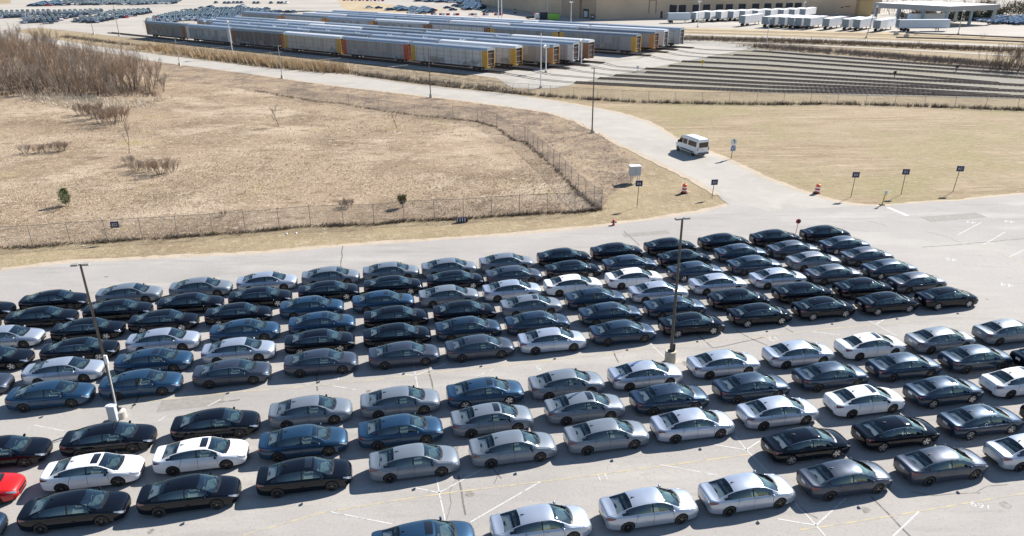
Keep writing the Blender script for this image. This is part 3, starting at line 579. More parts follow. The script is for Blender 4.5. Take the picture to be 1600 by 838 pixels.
ROWS = {
    'B1': [(-42.98,53.50,'black',''), (-37.84,55.16,'black',''), (-32.24,56.40,'grey',''), (-26.62,57.49,'grey',''), (-21.31,58.62,'silver',''), (-16.00,59.64,'grey',''), (-10.82,60.57,'grey',''), (-5.69,61.40,'grey',''), (-0.51,62.48,'grey',''), (4.84,63.61,'black',''), (9.96,64.90,'black',''), (15.25,66.09,'black',''), (20.73,67.21,'black',''), (26.09,68.16,'black',''), (31.47,69.23,'black','')],
    'B2': [(-42.54,50.90,'black',''), (-37.05,52.05,'black',''), (-31.63,53.24,'black',''), (-26.25,54.37,'black',''), (-20.90,55.45,'black','w'), (-15.47,56.58,'black','w'), (-10.18,57.56,'black','w'), (-4.93,58.57,'black','w'), (0.17,59.50,'slate',''), (5.44,60.62,'black','w'), (10.69,61.78,'navy',''), (15.95,63.00,'black',''), (21.51,64.29,'navy',''), (26.72,65.04,'slate',''), (32.09,66.12,'navy','w')],
    'B3': [(-37.81,48.75,'silver',''), (-32.28,49.94,'black','w'), (-27.10,51.25,'black','w'), (-21.67,52.38,'black','w'), (-16.15,53.51,'blue','s'), (-10.55,54.47,'blue','s'), (-5.27,55.41,'grey',''), (-0.01,56.38,'silver',''), (5.20,57.38,'white',''), (10.61,58.70,'white',''), (16.28,60.10,'navy','w'), (21.93,61.36,'navy',''), (27.58,62.18,'grey',''), (32.93,63.19,'slate','')],
    'B4': [(-36.75,45.56,'black','w'), (-31.22,46.78,'black','w'), (-25.76,48.10,'silver',''), (-20.20,49.49,'blue','s'), (-14.65,50.62,'blue','s'), (-9.09,51.54,'black',''), (-3.81,52.45,'black',''), (1.51,53.39,'grey','s'), (6.80,54.66,'navy','s'), (12.20,55.80,'silver',''), (17.58,57.33,'silver',''), (23.07,58.42,'silver',''), (28.20,59.16,'slate',''), (33.61,60.20,'navy','w')],
    'B5': [(-36.12,42.20,'slate',''), (-30.75,43.88,'silver',''), (-25.14,45.09,'blue','s'), (-19.66,46.48,'silver',''), (-14.13,47.72,'black','w'), (-8.59,48.58,'black',''), (-3.36,49.56,'navy','s'), (1.91,50.39,'navy','s'), (7.68,51.81,'navy','s'), (12.96,52.92,'navy',''), (18.45,54.24,'black',''), (24.14,55.41,'black',''), (29.50,56.18,'black',''), (34.55,57.24,'slate','')],
    'B6': [(-29.92,40.84,'blue',''), (-24.66,42.14,'blue',''), (-19.06,43.41,'slate',''), (-13.33,44.71,'slate',''), (-7.69,45.68,'slate',''), (-2.37,46.60,'slate',''), (2.88,47.56,'silver',''), (8.22,48.73,'navy',''), (13.63,49.91,'black','w'), (19.30,51.43,'black','w'), (24.72,52.52,'black','w'), (30.14,53.29,'black','w'), (35.38,54.12,'black','w')],
    'F1': [(-29.33,34.79,'black',''), (-23.75,36.03,'black',''), (-17.98,37.41,'black',''), (-12.58,38.72,'grey',''), (-7.16,39.70,'grey',''), (-1.81,40.68,'blue','sw'), (3.51,41.64,'grey',''), (8.87,42.68,'silver',''), (14.50,44.03,'silver',''), (20.11,45.30,'silver',''), (25.62,46.34,'white','s'), (31.10,47.14,'grey',''), (36.70,48.28,'grey','')],
    'F2': [(-28.94,31.57,'red','w'), (-23.14,33.08,'white','s'), (-17.73,34.46,'white','s'), (-12.22,35.61,'blue',''), (-6.71,36.60,'blue',''), (-1.31,37.71,'grey','s'), (4.44,38.87,'grey','s'), (9.92,39.79,'navy',''), (15.50,41.02,'navy',''), (21.19,42.32,'navy',''), (26.62,43.44,'navy',''), (32.10,44.43,'navy',''), (37.10,44.43,'black','')],
    'F3': [(-28.04,28.56,'navy',''), (-22.49,30.03,'black',''), (-17.07,31.16,'black',''), (-11.37,32.54,'black','s'), (-5.55,33.67,'grey',''), (-0.06,34.86,'grey',''), (5.46,35.95,'grey',''), (10.73,36.94,'silver',''), (16.27,38.18,'silver',''), (22.11,39.35,'white','s'), (27.64,40.33,'navy','sw'), (33.17,41.36,'white','s')],
    'F4': [(16.79,34.92,'black','sw'), (22.46,35.99,'black','sw'), (28.08,37.06,'navy','sw'), (33.60,37.82,'black','')],
    'F5': [(-4.37,27.54,'blue','s'), (1.30,28.60,'silver',''), (6.86,29.78,'silver',''), (12.19,30.86,'silver',''), (17.76,31.91,'slate',''), (23.53,33.00,'slate',''), (29.17,34.13,'silver','')],
}
HEAD = {'B': R(10.5), 'F': R(11.2)}
CNAME = {'black': 'glossy black', 'navy': 'dark blue', 'blue': 'bright blue', 'grey': 'pale grey', 'slate': 'dark slate grey', 'silver': 'silver', 'white': 'white', 'red': 'red'}
for rk, lst in ROWS.items():
    far = rk[0] == 'B'; rn = ORD[int(rk[1])]
    for k, (x, y, colr, op) in enumerate(lst):
        rr = random.Random(int(x*100)+int(y*1000))
        o = make_sedan(colr, op, (x, y, 0.047), HEAD[rk[0]]+rr.uniform(-.012, .012))
        feat = {'': '', 's': ' with sunroof', 'w': ' with silver wheels', 'sw': ' with sunroof and silver wheels'}[''.join(sorted(op))]
        if rk == 'F2' and colr == 'red': feat = ''
        lab = "%s sedan%s, %s from left, %s row of the %s block" % (CNAME[colr], feat, ORD[k+1], rn, 'far' if far else 'near')
        if len(lab.split()) > 16: lab = lab.replace(' and silver wheels', ', silver wheels').replace(' of the ', ', ')
        tag(o, lab, 'car', 'sedans parked nose to tail in the %s block' % ('far' if far else 'near'))
# ------------------------------------------------------------------ light poles on the lots
m_pole = mat("brown_pole_paint", (0.10, 0.085, 0.075), 0.5, 0.3, var=0.25)
m_polegrey = mat("galvanised_pole", (0.42, 0.42, 0.42), 0.5, 0.4, var=0.15)
m_polewhite = mat("white_pole_paint", (0.72, 0.73, 0.74), 0.5)
m_conc = mat("concrete_base", (0.50, 0.43, 0.33), 0.9, var=0.2, vscale=4, bump=0.01)
m_concp = mat("pale_concrete", (0.46, 0.43, 0.39), 0.9, var=0.12, vscale=3)
m_lampgrey = mat("lamp_head_grey", (0.30, 0.28, 0.26), 0.5)
m_box = mat("grey_enamel_box", (0.45, 0.49, 0.53), 0.45)
m_dark = mat("dark_steel", (0.05, 0.05, 0.055), 0.5, 0.5)
m_lens = mat("lamp_lens", (0.75, 0.76, 0.74), 0.3)
def lot_pole(px, py, ty, basemat, arm_rz, label, box=None, lean=(0, 0), hb=.85):
    p = gp(px, py); h = height_at(p, ty)
    t = tag(empty("light_pole", (p.x, p.y, 0.04)), label, "light pole", "tall light poles on concrete bases")
    b = MB(); b.lathe((0, 0, 0), [(0, 0), (.40, 0), (.40, hb), (.385, hb+.03), (0, hb+.03)], 24) if basemat is m_conc else b.lathe((.12, 0, 0), [(0, 0), (.34, 0), (.33, hb*.55), (.26, hb*.62), (0, hb*.64)], 20)
    b.build("base", basemat, t, smooth=False, angle=40)
    s = MB(); s.tube((0, 0, hb*.5), (lean[0], lean[1], h), .115, .07, 4 if basemat is not m_conc else 10); s.build("pole", m_pole, t, angle=50)
    pl = MB(); pl.box((0, 0, (hb if basemat is m_conc else hb*.63)+.05), (.36, .36, .06)); (pl.box((.2, .05, hb+.3), (.16, .14, .5)) if basemat is m_conc else None); pl.build("foot_plate", m_dark, t)
    for s_ in (1, -1):
        l = MB(); d = Vector((math.cos(arm_rz), math.sin(arm_rz), 0)); c = Vector((lean[0], lean[1], h-.02))
        l.box(c+d*(.30*s_), (.42, .30, .10), rz=arm_rz, taper=.85); l.tube(c, c+d*.12*s_, .04)
        lo = l.build("lamp_head", m_lampgrey, t); q = MB(); q.box(c+d*(.30*s_)+Vector((0, 0, -.06)), (.3, .22, .02), rz=arm_rz); q.build("lens", m_lens, lo)
    if box:
        e = MB(); e.box((-.08, -.46, .62), (.50, .30, 1.05)); e.box((-.08, -.46, 1.17), (.56, .36, .05), mi=1); e.build("cabinet", [m_box, m_polewhite], t)
        c_ = MB(); c_.tube((.16, -.3, 1.0), (.13, -.08, 3.9), .035, .035, 6); c_.box((.13, -.08, 4.2), (.18, .12, .6)); c_.build("conduit", m_polewhite, t)
    return t
lot_pole(187, 653, 414, m_concp, R(8), "brown light pole leaning over the left cars, grey cabinet at its foot", box=True)
lot_pole(1047, 566, 342, m_conc, R(14), "brown light pole on a round tan concrete base between the two blocks")
lot_pole(925, 208, 107, m_concp, R(20), "dark light pole on a concrete foot beside the curving road", hb=.7)
for (px, py, ty, lab) in [(673, 153, 74, "dark light pole on the bank below the yellow-ended railway wagon"), (441, 123, 72, "light pole with grey box on the road verge below the tan wagon"), (281, 103, 60, "light pole on the road verge right of the bare thicket"),
                          (186.7, 57, 2, "dark light pole on the far lot above the thicket"), (146.6, 54.5, 30, "short light pole on the far lot above the thicket")]:
    p = gp(px, py); h = height_at(p, ty); t = tag(empty("light_pole", (p.x, p.y, 0)), lab, "light pole", "slender light poles along the road")
    b = MB(); b.box((0, 0, .4), (.55, .55, .8), taper=.8); b.build("base", m_concp, t)
    s = MB(); s.tube((0, 0, .7), (0, 0, h), .10, .06, 8); s.build("pole", m_polegrey if px in (441, 281) else m_pole, t)
    l = MB(); l.box((.3, 0, h), (.7, .3, .12)); l.build("lamp_head", m_lampgrey, t)
# yard poles: white with floodlights
def yard_pole(px, py, ty, lab, group, material=m_polewhite, r=.16, heads=3, lean=0.0):
    p = gp(px, py); h = height_at(p, ty); t = tag(empty("floodlight_pole", (p.x, p.y, 0)), lab, "light pole", group)
    s = MB(); s.tube((0, 0, 0), (lean, 0, h), r, r*.7, 8); s.build("pole", material, t)
    b = MB(); b.tube((0, 0, 0), (0, 0, .5), .35, .35, 12); b.build("base", m_concp, t)
    for k in range(heads):
        a = 2*math.pi*k/max(1, heads)+.4; l = MB(); l.tube((lean+.1*math.cos(a), .1*math.sin(a), h-.3), (lean+.75*math.cos(a), .75*math.sin(a), h-.05), .28, .36, 8); l.build("floodlight", m_polewhite, t)
    return t
yard_pole(845, 138, 52, "tall plain white pole at the edge of the rail yard apron", "tall plain poles", r=.13, heads=0)
yard_pole(853, 113.5, 72, "white floodlight pole in front of the end of the third wagon row", "floodlight poles in the rail yard", heads=4)
yard_pole(908, 102, 63, "white floodlight pole beside the brown wagon end", "floodlight poles in the rail yard", heads=4)
yard_pole(364.6, 90, 33, "tall white floodlight pole before the third wagon of the front train", "floodlight poles in the rail yard", heads=3)
yard_pole(784, 36, -25, "very tall white pole at the corner of the big tan building", "tall plain poles", r=.2, heads=0)
yard_pole(779, 33, -25, "very tall white pole, twin of the pole beside it at the building corner", "tall plain poles", r=.2, heads=0)
yard_pole(892, 35, 3, "white lamp pole in front of the recessed tan wall", "tall plain poles", r=.16, heads=2)
yard_pole(855, 24, -12, "white pole behind the green container", "tall plain poles", r=.16, heads=0)
yard_pole(1090, 43, 2, "white light pole in front of the dock trailers, left one", "tall plain poles", r=.16, heads=2)
yard_pole(1197.5, 72, 28, "slim white pole beside the service track", "tall plain poles", r=.12, heads=1)
yard_pole(1353, 60, 10, "leaning grey pole left of the canopy", "tall plain poles", material=m_polegrey, r=.15, heads=1, lean=1.6)
yard_pole(1497, 54, 17, "grey pole in front of the canopy", "tall plain poles", material=m_polegrey, r=.15, heads=1)
yard_pole(1202, 19, 5, "short white pole above the dock trailers", "tall plain poles", r=.14, heads=1)
yard_pole(1254, 27, 3, "white pole behind the right end of the dock trailers", "tall plain poles", r=.14, heads=1)
kA = 0
for li, line in enumerate(([(611, 55), (666, 59), (723, 62.5), (784, 66), (561, 51.5), (515, 47.5), (471, 44.5), (432, 41), (393, 37), (357, 35)], [(621, 47), (671, 49.5), (723, 54), (779, 56), (574, 44), (491, 38.5), (453, 37), (417, 34), (324, 33), (290, 30)])):
    for k, (px, ty) in enumerate(line):
        py = (ty+13.5)/.80; 
        if li == 0 and px == 357: continue
        yard_pole(px, py, ty, "%s floodlight head rising between the wagon roofs, %s from the right in its line" % ('nearer' if li == 0 else 'farther', ORD[sorted([q[0] for q in line], reverse=True).index(px)+1]), "floodlight poles in the rail yard", heads=3)

# ------------------------------------------------------------------ white van on the road
m_vanp = mat("white_van_paint", (0.78, 0.78, 0.79), 0.35, 0.0, 0.6)
m_vang = mat("dark_van_glass", (0.010, 0.010, 0.014), 0.06, 0, 1.0)
m_skirt = mat("grey_plastic_skirt", (0.10, 0.10, 0.115), 0.6)
m_redlens = mat("red_lamp_lens", (0.45, 0.02, 0.02), 0.2)
def make_van(loc, rz):
    t = tag(empty("passenger_van", loc, rz), "white high-roof passenger van driving away up the curving road", "van")
    prof = [(-2.75, .45, 2.35, .96), (-2.70, .42, 2.48, 1.0), (-2.3, .36, 2.56, 1.0), (0, .34, 2.58, 1.0), (.9, .34, 2.52, 1.0), (1.25, .34, 2.38, .98), (1.75, .34, 1.75, .96), (2.05, .34, 1.35, .94), (2.55, .36, 1.16, .86), (2.72, .42, .98, .72), (2.78, .5, .8, .6)]
    mb = MB(); n_ = 12
    for x, zb, zt, s in prof:
        w = 1.02*s; wt = w*(.86 if zt > 1.5 else .92); P = [(0, zb), (w-.1, zb), (w, zb+.12), (w, (zb+zt)*.5), (wt+.03, zt-.14), (wt-.12, zt-.02), (0, zt)]
        ring = P+[(-a, b) for a, b in P[-2:0:-1]]; mb.v += [(x, a, b) for a, b in ring]
    for j in range(len(prof)-1):
        for k in range(n_): mb.f.append((j*n_+k, (j+1)*n_+k, (j+1)*n_+(k+1) % n_, j*n_+(k+1) % n_)); mb.m.append(0)
    mb.f += [tuple(range(n_)), tuple(range((len(prof)-1)*n_, len(prof)*n_))[::-1]]; mb.m += [0, 0]
    mb.build("body", m_vanp, t, angle=30)
    q = MB(); q.box((-2.765, 0, 1.72), (.02, 1.55, .72)); q.build("rear_window", m_vang, t)
    for s in (1, -1):
        for x0, L in ((-1.45, 1.9), (.25, .95)):
            q = MB(); q.add([(x0-L/2, s*1.03, 1.42), (x0+L/2, s*1.03, 1.42), (x0+L/2-.05, s*.955, 2.12), (x0-L/2, s*.955, 2.12)], [(0, 1, 2, 3) if s < 0 else (3, 2, 1, 0)]); o = q.build("side_window", m_vang, t); sm = o.modifiers.new("s", 'SOLIDIFY'); sm.thickness = .03; sm.offset = 0
        q = MB(); q.add([(.85, s*1.03, 1.40), (1.75, s*1.0, 1.40), (1.32, s*.95, 2.05), (.85, s*.955, 2.12)], [(0, 1, 2, 3) if s < 0 else (3, 2, 1, 0)]); o = q.build("side_window", m_vang, t); sm = o.modifiers.new("s", 'SOLIDIFY'); sm.thickness = .03; sm.offset = 0
        q = MB(); q.box((1.55, s*1.2, 1.55), (.14, .22, .38)); q.build("mirror", m_trim, t)
        q = MB(); q.box((-2.75, s*.92, 1.15), (.06, .13, .42)); q.build("taillight", m_redlens, t)
        q = MB(); q.box((-.3, s*1.035, .62), (3.0, .03, .22)); q.build("side_skirt", m_skirt, t)
        q = MB(); q.box((2.55, s*.72, .95), (.3, .25, .22)); q.build("headlight", m_headl, t)
        for ax in (1.85, -1.75):
            w = link("wheel", tyre_me, t); w.location = (ax, s*.93, .36); w.scale = (1.08, 1, 1.08); w.rotation_euler = (0, .3, 0 if s > 0 else math.pi); link("rim", rim_me['b'], w)
    q = MB(); q.add([(1.29, -.80, 2.36), (1.29, .80, 2.36), (2.07, .90, 1.38), (2.07, -.90, 1.38)], [(0, 3, 2, 1)]); q.build("windscreen", m_vang, t).location.z = .015
    q = MB(); q.box((-2.80, 0, .52), (.14, 1.85, .26)); q.build("rear_bumper", m_skirt, t)
    q = MB(); q.box((-2.79, .25, 1.05), (.012, .5, .12)); q.build("number_plate", m_plate, t)
    return t
rl = gp(1087, 247); rr_ = gp(1107.5, 244.5); cc = (rl+rr_)/2; VH = R(113); make_van((cc.x+2.7*math.cos(VH), cc.y+2.7*math.sin(VH), .035), VH)

# ------------------------------------------------------------------ signs, barrels, small things beside the lot
m_sign = mat("dark_blue_sign", (0.012, 0.018, 0.11), 0.4)
m_cream = mat("cream_lettering", (0.62, 0.60, 0.40), 0.5)
m_signpost = mat("brown_sign_post", (0.09, 0.07, 0.06), 0.7)
def number_sign(px, py, ptop, txt, label, rz=0.0, lean=0.0, post=True, w=.8, hh=.66):
    p = gp(px, py); h = height_at(p, ptop)
    t = tag(empty("number_sign", (p.x, p.y, 0), rz), label, "sign", "small dark blue numbered lot signs")
    if post:
        q = MB(); q.tube((0, 0.04, 0), (lean, 0.04, h-.1), .035, .035, 6); q.build("post", m_signpost, t)
    q = MB(); q.box((lean, 0, h-hh/2), (w, .03, hh)); pl = q.build("panel", m_sign, t)
    me_ = text_mesh(txt, hh*.62, .004); me_.materials.append(m_cream); o = link("lettering", me_, pl); o.location = (lean, -.022, h-hh/2-.02); o.rotation_euler = (R(90), 0, 0); o.scale = (w/1.15, 1, 1)
    return t
number_sign(1329.5, 309, 269, "814", "blue number sign reading 814 on the lawn, nearest the drum", R(-4), .12)
number_sign(1408, 305, 264.5, "813", "blue number sign reading 813 in the middle of the lawn edge", R(-8), 0.02)
number_sign(1489, 300, 259.5, "812", "tilted blue number sign reading 812 nearest the right edge", R(-12), .22)
number_sign(995.5, 324, 282.5, "816", "blue number sign reading 816 in front of the grey cabinet", R(4), .06)
number_sign(1112.5, 310, 280.8, "815", "blue number sign reading 815 at the road corner", R(8), .12)
p = gp(1603, 292)
# sign hung on the fence
fs = gp(186, 377); h0 = height_at(fs, 345.5); t = tag(empty("number_sign", (fs.x, fs.y-.12, h0), R(10)), "blue number sign reading 822 hung on the left chain link fence", "sign", "small dark blue numbered lot signs")
q = MB(); q.box((0, 0, -.36), (.80, .03, .66)); pl = q.build("panel", m_sign, t); me_ = text_mesh("822", .42, .004); me_.materials.append(m_cream); o = link("lettering", me_, pl); o.location = (0, -.022, -.37); o.rotation_euler = (R(90), 0, 0); o.scale = (.85, 1, 1)
# white round sign with blue panels by the road
p = gp(1142.5, 248.7); hS = height_at(p, 216.5); t = tag(empty("road_sign", (p.x, p.y, 0), R(6)), "white oval sign with dark curved arrow over two blue plates beside the van", "sign")
q = MB(); q.tube((0, .04, 0), (.1, .04, hS-.2), .045, .045, 6); q.build("post", m_signpost, t)
q = MB(); q.lathe((.12, 0, hS-.5), [(0, -.02), (.46, -.02), (.48, 0), (.46, .02), (0, .02)], 20, 'Y'); q.build("round_panel", m_polewhite, t)
q = MB()
pts = [(.02, .22), (.10, .10), (.14, -.04), (.10, -.2)]
for a, b in zip(pts, pts[1:]): q.tube((.12+a[0], -.03, hS-.5+a[1]), (.12+b[0], -.03, hS-.5+b[1]), .05, .05, 6)
q.lathe((.12+.02, -.03, hS-.5+.24), [(0, -.01), (.1, -.01), (.1, .01), (0, .01)], 10, 'Y'); q.build("arrow_symbol", m_trim, t)
q = MB(); q.box((.12, 0, hS-1.12), (.62, .03, .24)); q.build("blue_plate", mat("pale_blue_plate", (.16, .26, .50), .5), t)
q = MB(); q.box((.12, 0, hS-1.52), (.72, .03, .5)); pl = q.build("blue_plate", mat("mid_blue_plate", (.12, .22, .48), .5), t)
q = MB(); q.box((.02, -.02, hS-1.5), (.22, .01, .16)); q.box((.28, -.02, hS-1.5), (.2, .01, .07)); q.build("marking", m_cream, pl)
# traffic drums
m_orange = mat("orange_drum_plastic", (0.80, 0.13, 0.03), 0.45); m_redd = mat("red_drum_band", (0.55, 0.02, 0.03), 0.45); m_wband = mat("white_drum_band", (0.80, 0.80, 0.80), 0.4)
def drum(px, py, lab, tilt=(0, 0)):
    p = gp(px, py); t = tag(empty("traffic_drum", (p.x, p.y, .04)), lab, "traffic drum", "orange and white traffic drums"); t.rotation_euler = (tilt[0], tilt[1], 0)
    q = MB(); z = 0.08; pr = [(.0, .08), (.30, .08)]
    for k, (h, mi) in enumerate([(.19, 1), (.17, 2), (.19, 1), (.17, 2), (.24, 0)]):
        r0 = .31-.010*k; pr += [(r0, z, mi), (r0-.008, z+h, mi)]; z += h
    pr += [(.22, z+.05, 0), (.10, z+.08, 0), (0, z+.08, 0)]; q.lathe((0, 0, 0), pr, 20, 'Z'); q.build("barrel", [m_orange, m_redd, m_wband], t, angle=40)
    q = MB(); q.lathe((0, 0, 0), [(0, 0), (.42, 0), (.42, .07), (.31, .10), (0, .10)], 20); q.build("rubber_base", m_tyre, t)
    q = MB(); q.box((0, 0, z+.11), (.16, .04, .08)); q.build("handle", m_orange, t)
drum(1069, 302, "orange and white drum on the grass beside sign 815"); drum(1276, 302.5, "orange and white drum at the lawn edge below sign 814", (0, .08))
# cabinet on legs
p = gp(985.5, 285.5); t = tag(empty("utility_cabinet", (p.x+.2, p.y, 0), R(6)), "grey utility cabinet raised on thin legs on the bank", "utility cabinet")
hC = height_at(p, 259); q = MB(); q.box((.25, 0, hC-.62), (1.35, .9, 1.15)); q.build("cabinet", m_box, t); q = MB(); q.box((.25, 0, hC-.02), (1.45, 1.0, .06)); q.build("roof_plate", m_polewhite, t)
for x in (-.3, -.12, .55, .8): q = MB(); q.tube((x, -.25, 0), (x, -.25, hC-1.1), .04, .04, 6); q.build("leg", m_polegrey, t)
q = MB(); q.box((.25, -.463, hC-.62), (.02, .01, .9)); q.box((.40, -.465, hC-.62), (.03, .02, .14)); q.build("door_seam", m_dark, t)
# yellow bollard sign, red stop paddle, red hydrant, striped bundle
m_yellow = mat("yellow_post_paint", (0.62, 0.42, 0.03), 0.5)
p = gp(1378, 321); t = tag(empty("yellow_marker_post", (p.x, p.y, .04)), "leaning yellow marker post with white top at the lawn corner", "marker post")
q = MB(); q.tube((0, 0, 0), (.16, 0, 1.35), .07, .07, 8); q.build("post", m_yellow, t); q = MB(); q.box((.2, 0, 1.5), (.34, .04, .42)); q.build("white_plate", m_polewhite, t); q = MB(); q.box((.2, -.03, 1.42), (.03, .03, .4)); q.box((0, 0, .04), (.5, .4, .08)); q.build("foot", m_dark, t)
p = gp(1243, 366.5); t = tag(empty("stop_paddle", (p.x, p.y, .04)), "small red round paddle on a thin post behind the far row", "sign")
q = MB(); q.tube((0, 0, 0), (.09, 0, 1.2), .03, .03, 6); q.build("post", mat("pink_post", (.55, .25, .2), .6), t); q = MB(); q.lathe((.1, 0, 1.38), [(0, -.015), (.27, -.015), (.27, .015), (0, .015)], 8, 'Y'); q.build("paddle", mat("dull_red_paddle", (.35, .03, .06), .5), t); q = MB(); q.box((.1, -.02, 1.38), (.10, .01, .26)); q.build("marking", m_trim, t)
p = gp(959, 352); t = tag(empty("fire_hydrant", (p.x, p.y, 0)), "short dark red hydrant on the grass verge above the far row", "hydrant")
q = MB(); q.lathe((0, 0, 0), [(0, 0), (.2, 0), (.2, .05), (.13, .08), (.13, .45), (.18, .47), (.17, .52), (.08, .62), (0, .64)], 14); q.build("barrel", m_redd, t, angle=40); q = MB(); q.tube((-.28, 0, .32), (.28, 0, .32), .08, .08, 8, caps=True); q.tube((0, 0, .32), (0, -.22, .32), .1, .1, 8); q.build("outlet", m_trim, t); q = MB(); q.box((.04, -.23, .3), (.08, .03, .26)); q.build("tag_plate", m_wband, t)
p = gp(722, 347.5); t = tag(empty("striped_barrier", (p.x, p.y, .02), R(10)), "low dark blue barrier with white stripes lying at the fence foot", "barrier")
q = MB(); q.box((0, 0, .28), (1.25, .25, .5), taper=.9); q.build("body", mat("navy_barrier", (.01, .012, .06), .5), t)
for k in range(4): q = MB(); q.box((-.50+.27*k, -.135, .29), (.075, .01, .42)); q.build("stripe", m_wband, t)
for (px, py) in [(448, 366), (463, 365), (130, 385), (668, 350), (694, 348)]:
    p = gp(px, py); q = MB(); q.box((0, 0, .05), (.2, .15, .1), rz=random.uniform(0, 3), taper=.7); o = q.build("litter_scrap", m_paper); o.location = (p.x, p.y, .02); tag(o, "small white scrap of litter in the weeds along the fence foot", "litter", "white litter scraps along the fence")

# ------------------------------------------------------------------ chain link fences
m_fpost = mat("weathered_fence_post", (0.27, 0.26, 0.25), 0.6, 0.3)
def link_mat():
    m = bpy.data.materials.new("chain_link"); m.use_nodes = True; n = m.node_tree.nodes; l = m.node_tree.links; n.clear()
    out = n.new("ShaderNodeOutputMaterial"); tr = n.new("ShaderNodeBsdfTransparent"); df = n.new("ShaderNodeBsdfDiffuse"); df.inputs[0].default_value = (.26, .26, .27, 1)
    uv = n.new("ShaderNodeUVMap"); sp = n.new("ShaderNodeSeparateXYZ"); l.new(uv.outputs[0], sp.inputs[0])
    def M_(op, a, b=None):
        q = n.new("ShaderNodeMath"); q.operation = op
        for i, v in enumerate((a, b)):
            if v is None: continue
            if isinstance(v, (int, float)): q.inputs[i].default_value = v
            else: l.new(v, q.inputs[i])
        return q.outputs[0]
    res_ = None
    for op in ('ADD', 'SUBTRACT'):
        d = M_('ABSOLUTE', M_('SUBTRACT', M_('FRACT', M_('MULTIPLY', M_(op, sp.outputs[0], sp.outputs[1]), 1/.11)), .5)); w = M_('LESS_THAN', d, .05); res_ = w if res_ is None else M_('MAXIMUM', res_, w)
    mx = n.new("ShaderNodeMixShader"); l.new(res_, mx.inputs[0]); l.new(tr.outputs[0], mx.inputs[1]); l.new(df.outputs[0], mx.inputs[2]); l.new(mx.outputs[0], out.inputs[0])
    return m
m_link = link_mat()
def fence(P, posts, h, label, wire=True, r=.032):
    t = tag(empty("chain_link_fence", (0, 0, 0)), label, "fence", "chain link fences")
    for q_ in posts: q = MB(); q.tube((0, 0, 0), (0, 0, h+.12), r, r, 6); o = q.build("post", m_fpost, t); o.location = (q_.x, q_.y, 0)
    rl_ = MB(); ml = MB(); uvs = []
    L = 0.0
    for a, b in zip(P, P[1:]):
        rl_.tube((a.x, a.y, h), (b.x, b.y, h), .022, .022, 5); l_ = (b-a).length
        ml.add([(a.x, a.y, .05), (b.x, b.y, .05), (b.x, b.y, h), (a.x, a.y, h)], [(0, 1, 2, 3)]); uvs += [(L, .05), (L+l_, .05), (L+l_, h), (L, h)]; L += l_
    rl_.build("top_rail", m_fpost, t); me_ = ml.mesh("wire_mesh", m_link); uvl = me_.uv_layers.new(name="UVMap"); uvl.data.foreach_set("uv", [c for u in uvs for c in u]); link("wire_mesh", me_, t)
    return t
FP = [gp(*q) for q in FENCE]; FH = 2.3
fence(FP, FP[1:], FH, "chain link fence between the winter field and the parking lot")
DP = [gp(*q) for q in DIAG]; fence(DP, DP[1:], FH+.1, "chain link fence running diagonally up from the field corner to the bank")
QP = [gp(*q) for q in FAR[:-1]]; fence([DP[-1]]+QP[1:7], [QP[1], QP[2]]+resample(QP[2:7], 9.0)[1:], 2.0, "faint chain link fence along the far side of the field")
YP = [gp(*q) for q in [(560, 117.5), (700, 135.5), (800, 146), (850, 150.3), (925, 156), (1000, 160.5), (1100, 162.5), (1200, 163.8), (1300, 163), (1400, 165.5), (1500, 169), (1600, 173), (1720, 180)]]
fence(YP, resample(YP, 5.1), 2.2, "long chain link fence between the lawn and the rail tracks", r=.035)
ZP = [gp(*q) for q in [(1060, 68), (1200, 77), (1300, 86), (1400, 95.5), (1500, 104), (1600, 113)]]
fence(ZP, resample(ZP, 7.0), 2.0, "thin fence on the far side of the rail tracks", r=.03)

# ------------------------------------------------------------------ weeds and grass tufts (stuff)
def tuft_mesh(name, pts, mats, hmin, hmax, spread, blades, wid=.03):
    V = []; F = []; Mi = []
    for (x, y) in pts:
        s = rng.uniform(.7, 1.3); mi = int(rng.integers(0, len(mats)))
        for k in range(blades):
            a = rng.uniform(0, 2*math.pi); ln = rng.uniform(hmin, hmax)*s; r = rng.uniform(0, spread); bx = x+r*math.cos(a); by = y+r*math.sin(a); tx = bx+ln*rng.uniform(.2, .8)*math.cos(a+rng.uniform(-1, 1)); ty_ = by+ln*rng.uniform(.2, .8)*math.sin(a); px_ = -math.sin(a)*wid; py_ = math.cos(a)*wid
            o = len(V); V += [(bx-px_, by-py_, 0.02), (bx+px_, by+py_, 0.02), (tx, ty_, ln)]; F.append((o, o+1, o+2)); Mi.append(mi)
    me_ = bpy.data.meshes.new(name); me_.from_pydata(V, [], F)
    for m in mats: me_.materials.append(m)
    me_.polygons.foreach_set("material_index", Mi); return link(name, me_)
m_gr = [mat("straw_blades", (0.52, 0.42, 0.30), 0.9), mat("brown_blades", (0.33, 0.25, 0.17), 0.9), mat("pale_blades", (0.62, 0.54, 0.42), 0.9)]
m_wd = [mat("dark_dead_weed", (0.11, 0.085, 0.07), 0.9), mat("dead_weed", (0.20, 0.155, 0.12), 0.9), mat("olive_weed", (0.13, 0.12, 0.07), 0.9)]
def in_poly(x, y, P):
    c = False; n_ = len(P); j = n_-1
    for i in range(n_):
        if (P[i].y > y) != (P[j].y > y) and x < (P[j].x-P[i].x)*(y-P[i].y)/(P[j].y-P[i].y)+P[i].x: c = not c
        j = i
    return c
fieldP = [gp(*q) for q in [(-120, 392)]+FENCE[1:]+DIAG[1:]+FAR[1:9]+[(-60, 120)]]
pts = []
